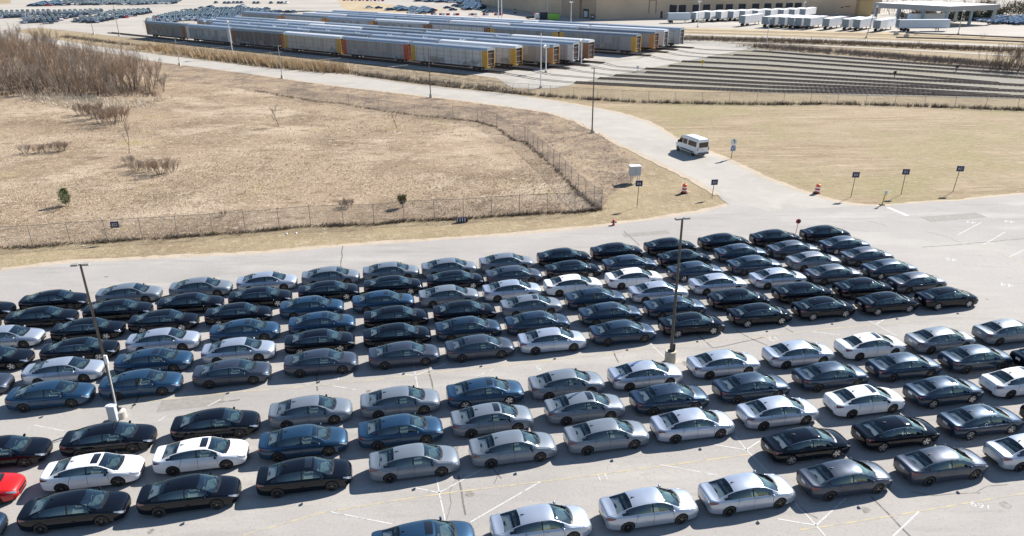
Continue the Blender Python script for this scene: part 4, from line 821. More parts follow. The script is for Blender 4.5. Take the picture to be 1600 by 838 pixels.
while len(pts) < 15000:
    u, v = rng.uniform(-60, 935), 120+270*rng.uniform(0, 1)**.8; p = gp(u, v)
    if in_poly(p.x, p.y, fieldP) and (math.sin(p.x*.13+1.3*math.sin(p.y*.09))+math.sin(p.y*.17+2*math.sin(p.x*.05)) > rng.uniform(-1.6, 1.2)):
        for _q in range(int(rng.integers(1, 5))): pts.append((p.x+rng.normal(0, .5), p.y+rng.normal(0, .5)))
tag(tuft_mesh("field_grass", pts, m_gr+m_gr[:1]+m_gr[2:], .05, .26, .20, 5, .02), "dry winter grass tufts covering the fenced field", "grass", kind='stuff')
bankP = [gp(*q) for q in [(935, 322)]+DIAG[2:]+FAR[1:6]+ROAD_LO[5:12]+[(985, 245), (1000, 262), (970, 290)]]; pts = []
while len(pts) < 1800:
    u, v = rng.uniform(430, 1010), rng.uniform(130, 320); p = gp(u, v)
    if in_poly(p.x, p.y, bankP): pts.append((p.x, p.y))
tag(tuft_mesh("bank_weeds", pts, m_gr+m_wd[1:2], .08, .28, .3, 5, .022), "brown weeds on the bank between field fence and road", "weeds", kind='stuff')
def along(P, n_, w):
    L = [(b-a).length for a, b in zip(P, P[1:])]; T_ = sum(L); out = []
    for _ in range(n_):
        d = rng.uniform(0, T_)
        for a, b, l_ in zip(P, P[1:], L):
            if d <= l_: q = a.lerp(b, d/l_); break
            d -= l_
        k = .5+.5*math.sin(q.x*.9+math.sin(q.y))
        if rng.uniform() < .35+.65*k: out.append((q.x+rng.normal(0, w), q.y+rng.normal(0, w)))
    return out
tag(tuft_mesh("fence_foot_weeds", along(FP, 2400, .2)+along(DP, 900, .2)+along([DP[-1]]+QP[1:8], 600, .4), m_wd+m_gr[1:2], .12, .42, .22, 6, .025), "dark dead weeds along the foot of the field fences", "weeds", kind='stuff')
tag(tuft_mesh("yard_fence_weeds", along(YP, 3000, .35), m_wd+m_gr[:1], .2, .85, .3, 7, .035), "dark weeds along the foot of the rail yard fence", "weeds", kind='stuff')
REED = [gp(*q) for q in [(230, 76), (300, 85), (360, 93), (400, 98), (450, 105), (500, 109), (530, 112)]]
tag(tuft_mesh("tan_reeds", along(REED, 2600, 2.0)+along(REED[2:], 1600, 1.4), [mat("tan_reed", (0.55, 0.38, 0.20), .9), mat("pale_reed", (.58, .46, .30), .9), m_gr[1]], .9, 2.4, .4, 6, .05), "tall tan reeds between the road and the front train", "reeds", kind='stuff')
VERG = [gp(*q) for q in [(100, 58), (180, 68), (260, 78), (400, 102), (560, 116), (700, 132), (800, 143)]]
tag(tuft_mesh("verge_scrub", along(VERG, 2400, 1.0), m_wd+m_gr[1:2], .3, 1.1, .4, 6, .05), "brown scrub along the far verge of the road", "scrub", kind='stuff')
SB = [gp(*q) for q in [(1060, 61), (1200, 64.5), (1300, 68), (1400, 72), (1600, 81)]]
tag(tuft_mesh("siding_scrub", along(SB, 3200, 2.6)+along([gp(*q) for q in [(1180, 73), (1300, 82), (1400, 90), (1600, 107)]], 2600, 2.4), m_wd[:2]+m_gr[1:2], .4, 1.3, .5, 6, .06), "brown scrub on the bank beyond the rail tracks", "scrub", kind='stuff')

# ------------------------------------------------------------------ bare trees and shrubs
m_bark = mat("grey_brown_bark", (0.13, 0.10, 0.08), 0.9); m_twig = mat("brown_twigs", (0.27, 0.185, 0.125), 0.9); m_twigg = mat("grey_twigs", (0.25, 0.205, 0.165), 0.9)
def bare_tree_meshes(seed, H, stems, spread, twigs, depth=4, tr=.10, tw=.016):
    r = random.Random(seed); tb = MB(); tw_ = MB()
    def grow(p, d, ln, rad, lv):
        n_ = 2; q = p
        for k in range(n_):
            d2 = (d+Vector((r.uniform(-.16, .16), r.uniform(-.16, .16), r.uniform(-.02, .12)))).normalized(); q2 = q+d2*ln/n_
            (tb if lv < 2 else tw_).tube(q, q2, rad*(1-.25*k), rad*(1-.25*(k+1)), 4 if lv < 2 else 3, caps=False); q = q2; d = d2
            if lv < depth and k == 0:
                for _ in range(1 if lv < 1 else 2):
                    a = r.uniform(0, 6.28); s = Vector((math.cos(a), math.sin(a), r.uniform(.3, 1.2))); grow(q, (d+s*.7).normalized(), ln*r.uniform(.5, .75), rad*.5, lv+1)
        if lv < depth:
            for _ in range(twigs):
                a = r.uniform(0, 6.28); s = Vector((math.cos(a), math.sin(a), r.uniform(.1, 1.0))); grow(q, (d+s*r.uniform(.35, .8)).normalized(), ln*r.uniform(.5, .8), rad*.55, lv+1)
    for k in range(stems):
        a = 6.28*k/stems+r.uniform(0, 1); s = r.uniform(.0, spread); grow(Vector((s*math.cos(a)*.5, s*math.sin(a)*.5, 0)), Vector((math.cos(a)*spread*.35, math.sin(a)*spread*.35, 1)).normalized(), H*r.uniform(.30, .42), tr*r.uniform(.7, 1.1), 0)
    # clamp twig width so that they stay visible but fine
    return tb, tw_
def make_bare(name, seed, H, stems, spread, twigs, depth, mtw, tr=.10):
    tb, tw_ = bare_tree_meshes(seed, H, stems, spread, twigs, depth, tr); return (tb.mesh("trunk", m_bark), tw_.mesh("crown", mtw))
def brush_tree(name, seed, H, stems, spread, mtw, tr):
    """many long upright stems with short steep side branches and fine twigs"""
    r = random.Random(seed); tb = MB(); tw_ = MB()
    for k in range(stems):
        a = r.uniform(0, 6.28); s0 = spread*r.random()**.6; p = Vector((s0*.35*math.cos(a), s0*.35*math.sin(a), 0)); h = H*r.uniform(.62, 1.0)
        d = Vector((math.cos(a)*s0*.16+r.uniform(-.1, .1), math.sin(a)*s0*.16+r.uniform(-.1, .1), 1)).normalized(); n_ = 6; rad = tr*r.uniform(.6, 1.1)
        for j in range(n_):
            q = p+d*h/n_; r0 = rad*(1-j/n_*.85); r1 = rad*(1-(j+1)/n_*.85); (tb if j < 3 else tw_).tube(p, q, r0, r1, 4 if j < 3 else 3, caps=False)
            if j >= 1:
                for _ in range(r.randint(2, 3)):
                    b0 = p.lerp(q, r.random()); a2 = r.uniform(0, 6.28); sd_ = (d+Vector((math.cos(a2), math.sin(a2), .35))*r.uniform(.35, .75)).normalized(); L = h*r.uniform(.10, .26)*(1.15-j/n_*.5); e0 = b0+sd_*L*.5; e1 = e0+(sd_+Vector((0, 0, .35))).normalized()*L*.5
                    tw_.tube(b0, e0, .020, .014, 3, caps=False); tw_.tube(e0, e1, .014, .006, 3, caps=False)
                    for _k in range(5):
                        c0 = b0.lerp(e1, r.uniform(.25, 1)); a3 = r.uniform(0, 6.28); e2 = c0+(sd_+Vector((math.cos(a3), math.sin(a3), .4))*.8).normalized()*L*r.uniform(.25, .6); tw_.tube(c0, e2, .010, .005, 3, caps=False)
            d = (d+Vector((r.uniform(-.10, .10), r.uniform(-.10, .10), .05))).normalized(); p = q
    return (tb.mesh("trunk", m_bark), tw_.mesh("crown", mtw))
PROTO = [brush_tree("bare_tree", 1+k, 8.4-.5*(k % 3), 8+k % 4, 4.4, (m_twig, m_twigg)[k % 2], .062) for k in range(4)]+[make_bare("bare_tree", 21+k, 7.8, 3, .9, 3, 4, (m_twig, m_twigg)[k % 2], .09) for k in range(2)]
SHR = [make_bare("bare_shrub", 40+k, 2.4, 12, 1.6, 4, 3, (m_twigg, m_twig)[k % 2], .03) for k in range(3)]
def place_tree(name, proto, x, y, s, label, cat, group, sz=1.0):
    t = tag(empty(name, (x, y, 0), random.uniform(0, 6.28)), label, cat, group); t.scale = (s, s, s*sz)
    link("trunk", proto[0], t); link("crown", proto[1], t); return t
pts = [(p_.x, p_.y) for p_ in (gp(rng.uniform(-40, 268), rng.uniform(118, 152)) for _ in range(1500)) if px_of(p_)[1] > 66+px_of(p_)[0]*.33]
tag(tuft_mesh("thicket_undergrowth", pts, [mat("dark_undergrowth", (0.10, 0.08, 0.065), .9), m_wd[1], m_twig], .3, 1.7, .5, 7, .03), "dark tangled undergrowth at the foot of the thicket", "undergrowth", kind='stuff')
STRAW = [gp(*q_) for q_ in [(30, 150), (80, 147), (125, 150), (160, 155), (205, 158), (245, 157), (262, 152), (225, 168), (160, 172), (110, 169), (60, 160)]]; pts = []
while len(pts) < 1500:
    p_ = gp(rng.uniform(30, 262), rng.uniform(146, 173))
    if in_poly(p_.x, p_.y, STRAW): pts.append((p_.x+rng.normal(0, .8), p_.y+rng.normal(0, .8)))
tag(tuft_mesh("pale_straw", pts, [mat("bleached_straw", (0.66, 0.58, 0.48), .9), m_gr[0], m_gr[2]], .25, .8, .4, 7, .035), "bleached pale straw in front of the thicket", "straw", kind='stuff')
# the thicket at the upper left: front edge follows the field, back edge the road
TH = []
for k in range(900):
    if len(TH) >= 150: break
    px = random.uniform(-40, 262); lo = 152-4*math.sin(px*.03) if px < 180 else 150-.06*(px-180)
    up = 66+px*.27; py = up+(lo-up)*random.random()**.85
    p = gp(px, py)
    if all((p.x-a)**2+(p.y-b)**2 > 2.7**2 for a, b in TH): TH.append((p.x, p.y))
TH.sort(key=lambda q: px_of((q[0], q[1], 0))[0]); cnt = {}
for k, (x, y) in enumerate(TH):
    pxx, pyy = px_of((x, y, 0)); s = random.choice([random.uniform(.55, .8), random.uniform(.8, 1.0), random.uniform(.95, 1.2)])*(1.0 if pxx < 210 else .85)
    d = 'front edge' if pyy > 133 else ('middle' if pyy > 105 else 'back'); cnt[d] = cnt.get(d, 0)+1
    place_tree("bare_tree", PROTO[k % 6], x, y, s, "leafless many-stemmed tree, %s from the left along the %s of the thicket" % (ORD[cnt[d]], d), "tree", "bare trees of the thicket", random.uniform(.9, 1.15))
SHP = [(128, 180, 1.0), (146, 186, 1.15), (160, 192, 1.0), (176, 196, 1.25), (150, 178, 1.0), (190, 190, 1.1), (172, 183, .95)]
for kk, (px, py, s) in enumerate(sorted(SHP)): p = gp(px, py); place_tree("bare_shrub", SHR[random.randrange(3)], p.x, p.y, s*1.15, "grey leafless shrub, %s from the left in the clump below the thicket" % ORD[kk+1], "shrub", "shrub clump below the thicket")
for kk, (px, py, s) in enumerate(sorted([(215, 268, .75), (232, 270, .9), (250, 273, 1.05), (268, 270, .8), (204, 258, .7)])): p = gp(px, py); place_tree("bare_shrub", SHR[random.randrange(3)], p.x, p.y, s, "low brown shrub, %s from the left at the foot of the lone sapling" % ORD[kk+1], "shrub", "shrubs at the foot of the bare sapling")
for kk, (px, py, s) in enumerate(sorted([(42, 240, .7), (60, 240, .6), (72, 238, .7), (92, 238, .85), (100, 236, .7)])): p = gp(px, py); place_tree("bare_shrub", SHR[random.randrange(3)], p.x, p.y, s, "low dark shrub, %s from the left in the scrub line left of the field" % ORD[kk+1], "shrub", "line of low scrub on the left of the field")
for px, py, s in [(538, 324, .5), (545, 325, .55), (90, 330, .4), (350, 338, .35)]: p = gp(px, py); place_tree("bare_shrub", SHR[0], p.x, p.y, s, "tiny twiggy bush in the field near the lower fence, %s" % ('right pair' if px > 500 else ('left one' if px < 200 else 'middle one')), "shrub", "tiny bushes near the lower fence" if px > 500 else None)
SAP = [make_bare("sapling", 70+k, 4.4, 1, .3, 3, 3, m_twigg, .05) for k in range(2)]
p = gp(201, 240); place_tree("bare_tree", SAP[0], p.x, p.y, 1.5, "lone bare sapling with two stems left of centre in the field", "tree", None)
p = gp(437, 198); place_tree("bare_tree", SAP[1], p.x, p.y, 1.25, "thin bare sapling standing alone high in the middle of the field", "tree", None)
p = gp(621, 201); place_tree("bare_tree", SAP[1], p.x, p.y, 1.0, "thin bare sapling near the diagonal fence", "tree", None)
for k, (px, py, s) in enumerate([(1545, 110, .75), (1553, 111, .7), (1562, 112, .85), (1568, 110, .8), (1579, 113, .9), (1590, 114, .75), (1600, 114, .9), (1612, 112, .9)]):
    p = gp(px, py); place_tree("bare_tree", PROTO[k % 6], p.x, p.y, s, "bare dark tree, %s from the left in the clump beyond the tracks" % ORD[k+1], "tree", "bare trees at the right edge beyond the tracks")
for k, (px, py, s) in enumerate([(1206, 79, .35), (1535, 60, .3)]): p = gp(px, py); place_tree("bare_tree", PROTO[k], p.x, p.y, s, ["small bare bush at the left end of the far fence", "small bare bush in front of the canopy lot"][k], "tree", None)
for k in range(16):
    px = 1380+15*k; p = gp(px, random.uniform(16, 26)); place_tree("bare_tree", PROTO[k % 6], p.x, p.y, random.uniform(.8, 1.2), "brown bare tree behind the white canopy, tree %s planted from the belt's left" % ORD[k+1], "tree", "trees behind the canopy")
m_hedge = mat("dark_hedge_leaves", (0.055, 0.065, 0.04), .9, var=.5, vscale=.6)
def hedge(px0, px1, py, h, n_, label, mt):
    a, b = gp(px0, py), gp(px1, py); V = []; F = []; r = random.Random(int(px0))
    for k in range(n_):
        c = a.lerp(b, r.random())+Vector((r.gauss(0, .6), r.gauss(0, 2.0), 0)); z = h*r.random()**.7*(.7+.3*math.sin(c.x*.5)); d = Vector((r.uniform(-1, 1), r.uniform(-1, 1), r.uniform(0, 1)))*.55; s = Vector((r.uniform(-1, 1), r.uniform(-1, 1), r.uniform(-1, 1)))*.3; o = len(V); c.z = z; V += [tuple(c-s), tuple(c+s), tuple(c+d)]; F.append((o, o+1, o+2))
    m_ = bpy.data.meshes.new("hedge"); m_.from_pydata(V, [], F); m_.materials.append(mt); tag(link("hedge", m_), label, "hedge")
hedge(1478, 1545, 32, 5.0, 5000, "dark evergreen hedge seen between the columns of the white canopy", m_hedge)
hedge(1405, 1478, 30, 4.5, 4000, "dark brown hedge behind the parked trailers under the canopy", m_wd[1])
hedge(1520, 1640, 24, 6.0, 5000, "olive brown tree belt beyond the cars right of the canopy", mat("olive_belt", (0.13, 0.11, 0.06), .9, var=.4, vscale=.3))
# two small evergreens
m_needle = mat("evergreen_needles", (0.075, 0.125, 0.035), 0.85, var=0.4, vscale=2); m_needl2 = mat("dull_evergreen", (0.12, 0.115, 0.04), 0.85, var=.4)
def evergreen(px, py, ty, wid, seed, material, label, low=.25, invert=False):
    p = gp(px, py); H = height_at(p, ty); t = tag(empty("evergreen_tree", (p.x, p.y, 0)), label, "tree", "small evergreens in the field"); q = MB(); q.tube((0, 0, 0), (0, 0, H*.8), .06, .02, 6); q.build("trunk", m_bark, t)
    r = random.Random(seed); V = []; F = []
    for k in range(1500):
        z = r.uniform(low, 1); w = wid*math.sin(math.pi*min(1, (z-low)/(1-low)*.85+.12))**.6 if not invert else wid*(.25+.75*((z-low)/(1-low))**.8)*(1 if z < .85 else .8)
        a = r.uniform(0, 6.28); rad = w*r.random()**.55*(1+.38*math.sin(a*3+z*9)*math.cos(a*2-z*5)); c = Vector((rad*math.cos(a), rad*math.sin(a), z*H)); d = Vector((math.cos(a), math.sin(a), r.uniform(.3, 1.6))).normalized()*r.uniform(.10, .24); s = d.cross(Vector((r.uniform(-1, 1), r.uniform(-1, 1), 1))).normalized()*.03
        o = len(V); V += [tuple(c-s), tuple(c+s), tuple(c+d)]; F.append((o, o+1, o+2))
    m_ = bpy.data.meshes.new("crown"); m_.from_pydata(V, [], F); m_.materials.append(material); link("crown", m_, t)
evergreen(104, 322, 295.5, .62, 3, m_needle, "small dark green evergreen in the lower left of the field", .16)
evergreen(629, 325, 306, .62, 5, m_needl2, "small bushy dull green evergreen just behind the lower fence", .3, True)
# ------------------------------------------------------------------ rail yard: tracks
m_rail = mat("rusty_rail_steel", (0.14, 0.10, 0.085), 0.45, 0.5); m_tie = mat("weathered_sleepers", (0.14, 0.12, 0.105), 0.9, var=.3)
T1a, T1b = gp(230, 59), gp(764, 114.5); TD = (T1b-T1a).normalized(); TN = Vector((-TD.y, TD.x, 0)); PITCHW = (T1b-T1a).length/6
TRAINS = [(764, 114.5, 228), (808, 110.0, 326), (866, 107.8, 303), (897, 103.2, 330), (921, 99.0, 335), (995, 87.8, 392), (1023, 82.6, 441), (1038, 78.8, 470), (1063, 75.6, 490)]
TRK = [([(842, 125), (898, 130), (1050, 137.5), (1200, 143.4), (1400, 147.3), (1640, 153.5)], 0, 898), ([(860, 117.5), (935, 123.5), (1200, 137.3), (1400, 144), (1500, 149.3)], 1, 935), ([(905, 112), (960, 119), (1200, 131.6), (1400, 140.3), (1580, 151)], 2, 960),
       ([(950, 109.5), (1008, 114), (1200, 125.3), (1400, 135.6), (1640, 145.5)], 3, 1008), ([(962, 104.5), (1008, 108.3), (1200, 118.3), (1400, 130.6), (1560, 141.3)], 4, 1008), ([(1045, 104), (1200, 112), (1400, 124.5), (1640, 136.8)], None, 1045),
       ([(1030, 92), (1065, 97), (1200, 103.4), (1400, 117.4), (1560, 131.3)], 5, 1065), ([(1060, 87), (1105, 90.8), (1200, 95.5), (1400, 109.5), (1640, 126)], 6, 1105), ([(1080, 83), (1103, 85), (1146, 87), (1200, 89.5), (1400, 103.5), (1640, 119.5)], 7, 1146), ([(1100, 78), (1123, 79), (1176, 80.8), (1200, 82.3), (1400, 98), (1640, 114.5)], 8, 1176)]
for ti, (pl, tr, cutx) in enumerate(TRK):
    t = tag(empty("railway_track"), "%s rail track from the lawn fence, dark rails over ballast%s" % (ORD[ti+1], ", wagons on its left end" if tr is not None else ", no wagons on it"), "rail track", "parallel rail tracks in the yard")
    P = [gp(*q) for q in pl]
    right = [p for p, q in zip(P, pl) if q[0] >= cutx-1]; mid = P[:len(P)-len(right)]+[right[0]]; left = []
    if tr is not None:
        e = gp(TRAINS[tr][0], TRAINS[tr][1])+TN*1.5; n_w = 1
        while px_of(e-TD*(PITCHW*n_w))[0] > TRAINS[tr][2]+4: n_w += 1
        left = [e-TD*(PITCHW*n_w+4), e+TD*3.5]
    bl = MB(); z0 = .066+.0012*ti
    ribbon(bl, [(p.x, p.y) for p in right], 2.2, z0, world_pts=True)
    if left: ribbon(bl, [(p.x, p.y) for p in left], 3.2, z0, world_pts=True)
    bl.build("ballast", m_ballast, t)
    allp = left+mid[(0 if not left else 0):-1]+right if left else mid[:-1]+right
    rl_ = [MB(), MB()]
    for a, b in zip(allp, allp[1:]):
        d = (b-a).normalized(); nrm = Vector((-d.y, d.x, 0)); emb = (a in mid or b in mid) and b not in right[1:]
        for s in (0, 1):
            o_ = nrm*(.72*(1 if s else -1)); c = (a+b)/2+o_; zh = .10 if emb else .26
            rl_[s].box((c.x, c.y, zh), ((b-a).length, .10, .07 if emb else .18), rz=math.atan2(d.y, d.x))
    for s in (0, 1): rl_[s].build("rail", m_rail, t)
    for Q in (right, left):
        sl = MB()
        if len(Q) > 1:
            for a, b in zip(Q, Q[1:]):
                d = (b-a).normalized(); an = math.atan2(d.y, d.x)
                for k in range(int((b-a).length/.95)): c = a+d*(k*.95+.3); sl.box((c.x, c.y, .12), (.26, 2.3, .10), rz=an)
            sl.build("sleeper_bed", m_tie, t)

# ------------------------------------------------------------------ covered car-carrier wagons
def panel_mat(name, base, line, nx=2.15, nz=1.05, dirt=.3, lw=.07, hl=True, alt=None):
    m, n, l, b = nodes_mat(name); b.inputs["Roughness"].default_value = .55; b.inputs["Metallic"].default_value = .1
    tc = n.new("ShaderNodeTexCoord"); sp = n.new("ShaderNodeSeparateXYZ"); l.new(tc.outputs["Object"], sp.inputs[0])
    def M_(op, a, c=None):
        q = n.new("ShaderNodeMath"); q.operation = op
        for i, v in enumerate((a, c)):
            if v is None: continue
            if isinstance(v, (int, float)): q.inputs[i].default_value = v
            else: l.new(v, q.inputs[i])
        return q.outputs[0]
    vx = M_('LESS_THAN', M_('ABSOLUTE', M_('SUBTRACT', M_('FRACT', M_('MULTIPLY', sp.outputs[0], 1/nx)), .5)), lw/nx*1.1)
    f = vx
    if hl: hz = M_('LESS_THAN', M_('ABSOLUTE', M_('SUBTRACT', M_('FRACT', M_('MULTIPLY', sp.outputs[2], 1/nz)), .5)), .045); hz = M_('MULTIPLY', hz, .55); f = M_('MAXIMUM', vx, hz)
    nz_ = n.new("ShaderNodeTexNoise"); nz_.inputs["Scale"].default_value = .9; nz_.inputs["Detail"].default_value = 7; nz_.inputs["Roughness"].default_value = .7; l.new(tc.outputs["Object"], nz_.inputs["Vector"])
    mp = n.new("ShaderNodeMapping"); mp.inputs["Scale"].default_value = (1/nx, 1, 1/nz*.5); l.new(tc.outputs["Object"], mp.inputs[0]); vo = n.new("ShaderNodeTexWhiteNoise"); fl_ = n.new("ShaderNodeVectorMath"); fl_.operation = 'FLOOR'; l.new(mp.outputs[0], fl_.inputs[0]); l.new(fl_.outputs[0], vo.inputs["Vector"])
    a1 = n.new("ShaderNodeMix"); a1.data_type = 'RGBA'; a1.inputs[6].default_value = (*base, 1); a1.inputs[7].default_value = (*[c*(1-dirt) for c in (alt or base)], 1)
    av = M_('ADD', M_('MULTIPLY', vo.outputs[0], .55), M_('MULTIPLY', nz_.outputs["Fac"], .45)); l.new(av, a1.inputs[0])
    g1 = n.new("ShaderNodeTexNoise"); g1.inputs["Scale"].default_value = .22; g1.inputs["Detail"].default_value = 2; l.new(tc.outputs["Object"], g1.inputs["Vector"]); oi = n.new("ShaderNodeObjectInfo"); ga = n.new("ShaderNodeVectorMath"); ga.operation = 'ADD'; l.new(tc.outputs["Object"], ga.inputs[0]); gm = n.new("ShaderNodeVectorMath"); gm.operation = 'SCALE'; gm.inputs[3].default_value = .003; l.new(oi.outputs["Location"], gm.inputs[0]); l.new(gm.outputs[0], ga.inputs[1])
    gs = n.new("ShaderNodeVectorMath"); gs.operation = 'SCALE'; gs.inputs[3].default_value = 1.0; l.new(oi.outputs["Location"], gs.inputs[0]); g2v = n.new("ShaderNodeVectorMath"); g2v.operation = 'ADD'; l.new(tc.outputs["Object"], g2v.inputs[0]); l.new(gs.outputs[0], g2v.inputs[1]); l.new(g2v.outputs[0], g1.inputs["Vector"])
    v3 = n.new("ShaderNodeTexVoronoi"); v3.inputs["Scale"].default_value = 1.6; l.new(g2v.outputs[0], v3.inputs["Vector"]); hs = n.new("ShaderNodeHueSaturation"); hs.inputs["Saturation"].default_value = .55; hs.inputs["Value"].default_value = .35; l.new(v3.outputs["Color"], hs.inputs["Color"])
    gk = M_('MULTIPLY', M_('MULTIPLY', M_('GREATER_THAN', g1.outputs["Fac"], .55), M_('LESS_THAN', sp.outputs[2], 2.5)), .7); a3 = n.new("ShaderNodeMix"); a3.data_type = 'RGBA'; l.new(gk, a3.inputs[0]); l.new(a1.outputs[2], a3.inputs[6]); l.new(hs.outputs[0], a3.inputs[7])
    a2 = n.new("ShaderNodeMix"); a2.data_type = 'RGBA'; l.new(f, a2.inputs[0]); l.new(a3.outputs[2], a2.inputs[6]); a2.inputs[7].default_value = (*line, 1); l.new(a2.outputs[2], b.inputs["Base Color"])
    return m
WP = {'brown': panel_mat("grey_brown_panels", (.20, .20, .195), (.13, .09, .07), 2.15, 1.0, .4, .06, False), 'patch': panel_mat("patchwork_blue_grey_panels", (.40, .43, .46), (.18, .17, .18), 2.0, 1.1, .65), 'dark': panel_mat("dark_wagon_panels", (.13, .13, .14), (.30, .29, .27), 2.4, 1.2, .4, .05, False, (.16, .13, .12)),
      'tan': panel_mat("cream_grey_panels", (.46, .44, .40), (.22, .17, .13), 2.0, 1.15, .28), 'green': panel_mat("grey_green_panels", (.30, .335, .345), (.42, .12, .07), 2.3, 1.3, .35), 'white': panel_mat("pale_grey_panels", (.50, .51, .52), (.30, .16, .08), 2.4, 1.15, .18),
      'grey': panel_mat("grey_wagon_panels", (.27, .275, .285), (.42, .30, .14), 2.6, 1.3, .35, .06, False), 'rust': panel_mat("rust_grey_panels", (.36, .33, .31), (.38, .20, .10), 2.6, 1.3, .35, .06, False)}
WE = {'yellow': mat("yellow_end_paint", (.46, .27, .05), .5, var=.2, vscale=1), 'red': mat("rust_red_end_paint", (.38, .07, .035), .5, var=.2, vscale=1), 'brown': mat("brown_end_paint", (.20, .10, .055), .6, var=.2, vscale=1), 'white': mat("pale_end_paint", (.50, .52, .53), .5, var=.1), 'orange': mat("orange_end_paint", (.42, .21, .08), .5, var=.2, vscale=1), 'grey': mat("grey_end_paint", (.30, .32, .34), .5)}
m_roof = mat("galvanised_wagon_roof", (.40, .45, .50), .38, .45, var=.12, vscale=.4); m_roof2 = mat("white_wagon_roof", (.72, .73, .74), .45, .2, var=.08, vscale=.4); m_roof3 = mat("dull_wagon_roof", (.25, .28, .31), .45, .4, var=.15, vscale=.4)
m_under = mat("dirty_underframe", (.075, .055, .045), .8); m_enddoor = mat("dark_end_doors", (.055, .032, .025), .7); m_wheels = mat("rusty_wheels", (.07, .05, .045), .6, .4)
WL, WW, WH = PITCHW-1.0, 3.1, 5.65
def wagon_meshes():
    d = {}
    for s in (1, -1): q = MB(); q.box((0, s*(WW/2-.06), 2.95), (WL-3.3, .12, 3.9)); d['side', s] = q.mesh("side_panel", WP['grey'])
    for e in (1, -1):
        q = MB()
        for s in (1, -1): q.box((e*(WL/2-.83), s*(WW/2-.05), 2.95), (1.64, .14, 3.9)); q.box((e*(WL/2-.04), s*(WW/2-.2), 3.0), (.16, .3, 4.0))
        q.box((e*(WL/2-.3), 0, .92), (.7, WW-.1, .3)); d['end', e] = q.mesh("end_frame", WE['yellow'])
        q = MB(); q.box((e*(WL/2-.16), 0, 3.05), (.1, WW-.7, 4.2))
        for z in (1.6, 2.9, 4.2): q.box((e*(WL/2-.08), 0, z), (.05, WW-.9, .10), mi=1)
        d['door', e] = q.mesh("end_door", [m_enddoor, WE['grey']])
        q = MB()
        for ax in (-.9, .9):
            for s in (1, -1): q.lathe((e*(WL/2-4)+ax, s*.72, .5), [(0, -.07), (.42, -.07), (.42, .07), (0, .07)], 16, 'Y')
            q.tube((e*(WL/2-4)+ax, -.9, .5), (e*(WL/2-4)+ax, .9, .5), .09, .09, 6)
        for s in (1, -1): q.box((e*(WL/2-4), s*.98, .55), (2.5, .16, .32), taper=.8)
        d['bogie', e] = q.mesh("bogie", m_wheels)
    q = MB(); q.box((0, 0, .93), (WL-1.2, WW-.25, .26)); q.box((0, 0, .6), (WL*.45, .5, .5)); d['under'] = q.mesh("underframe", m_under)
    q = MB(); V = []; n_ = 10
    for x in (-WL/2-.02, WL/2+.02):
        for k in range(n_+1): a = math.pi*k/n_; V.append((x, -math.cos(a)*(WW/2+.04), 4.9+max(0, math.sin(a))**.75*(WH-4.9)))
    F = [(k, n_+1+k, n_+2+k, k+1) for k in range(n_)]+[tuple(range(n_, -1, -1)), tuple(range(n_+1, 2*n_+2))]; q.add(V, F); d['roof'] = q.mesh("roof", m_roof, angle=50)
    q = MB(); q.box((WL/2+.3, 0, .95), (.6, .3, .3)); q.box((-WL/2-.3, 0, .95), (.6, .3, .3)); d['coupler'] = q.mesh("coupler", m_wheels)
    return d
WM = wagon_meshes()
def wagon(c, panel, end, roof, label):
    t = tag(empty("rail_wagon", (c.x, c.y, .34), math.atan2(TD.y, TD.x)), label, "rail wagon", "covered car-carrier wagons in the rail yard")
    for s in (1, -1): o = link("side_panel", WM['side', s], t); set_mat(o, WP[panel])
    for e in (1, -1): o = link("end_frame", WM['end', e], t); set_mat(o, WE[end]); link("end_door", WM['door', e], t); link("bogie", WM['bogie', e], t)
    o = link("roof", WM['roof'], t); set_mat(o, roof); link("underframe", WM['under'], t); link("coupler", WM['coupler'], t)
PN = {'brown': 'grey-brown', 'patch': 'patchwork blue-grey', 'dark': 'dark', 'tan': 'cream-grey', 'green': 'grey-green', 'white': 'pale grey', 'grey': 'plain grey', 'rust': 'rust-streaked grey'}
FIRST = [('white', 'yellow', m_roof), ('green', 'red', m_roof), ('tan', 'yellow', m_roof2), ('dark', 'brown', m_roof3), ('patch', 'white', m_roof), ('brown', 'brown', m_roof3)]
LEAD = {1: ('tan', 'yellow', m_roof2), 2: ('rust', 'orange', m_roof), 3: ('green', 'white', m_roof), 4: ('rust', 'brown', m_roof2), 5: ('grey', 'yellow', m_roof3), 6: ('rust', 'orange', m_roof3), 7: ('tan', 'white', m_roof2), 8: ('patch', 'grey', m_roof)}
rw = random.Random(4)
for ti, (ex, ey, lx) in enumerate(TRAINS):
    e = gp(ex, ey)+TN*(WW/2); k = 0
    while True:
        c = e-TD*(PITCHW*(k+.5)+.5-0.5)
        if px_of(e-TD*(PITCHW*(k+.6)))[0] < lx: break
        if ti == 0: pn, en, rf = FIRST[k] if k < 6 else FIRST[5]
        elif k == 0: pn, en, rf = LEAD[ti]
        else: pn, en, rf = rw.choice(['grey', 'rust', 'green', 'white', 'tan', 'patch']), rw.choice(['yellow', 'orange', 'brown', 'white', 'yellow']), rw.choice([m_roof, m_roof2, m_roof, m_roof3])
        wagon(c, pn, en, rf, "%s wagon with %s ends, %s from right on the %s train from the road" % (PN[pn], en, ORD[k+1], ORD[ti+1])); k += 1
        if k > 9 or (ti == 0 and k == 6): break
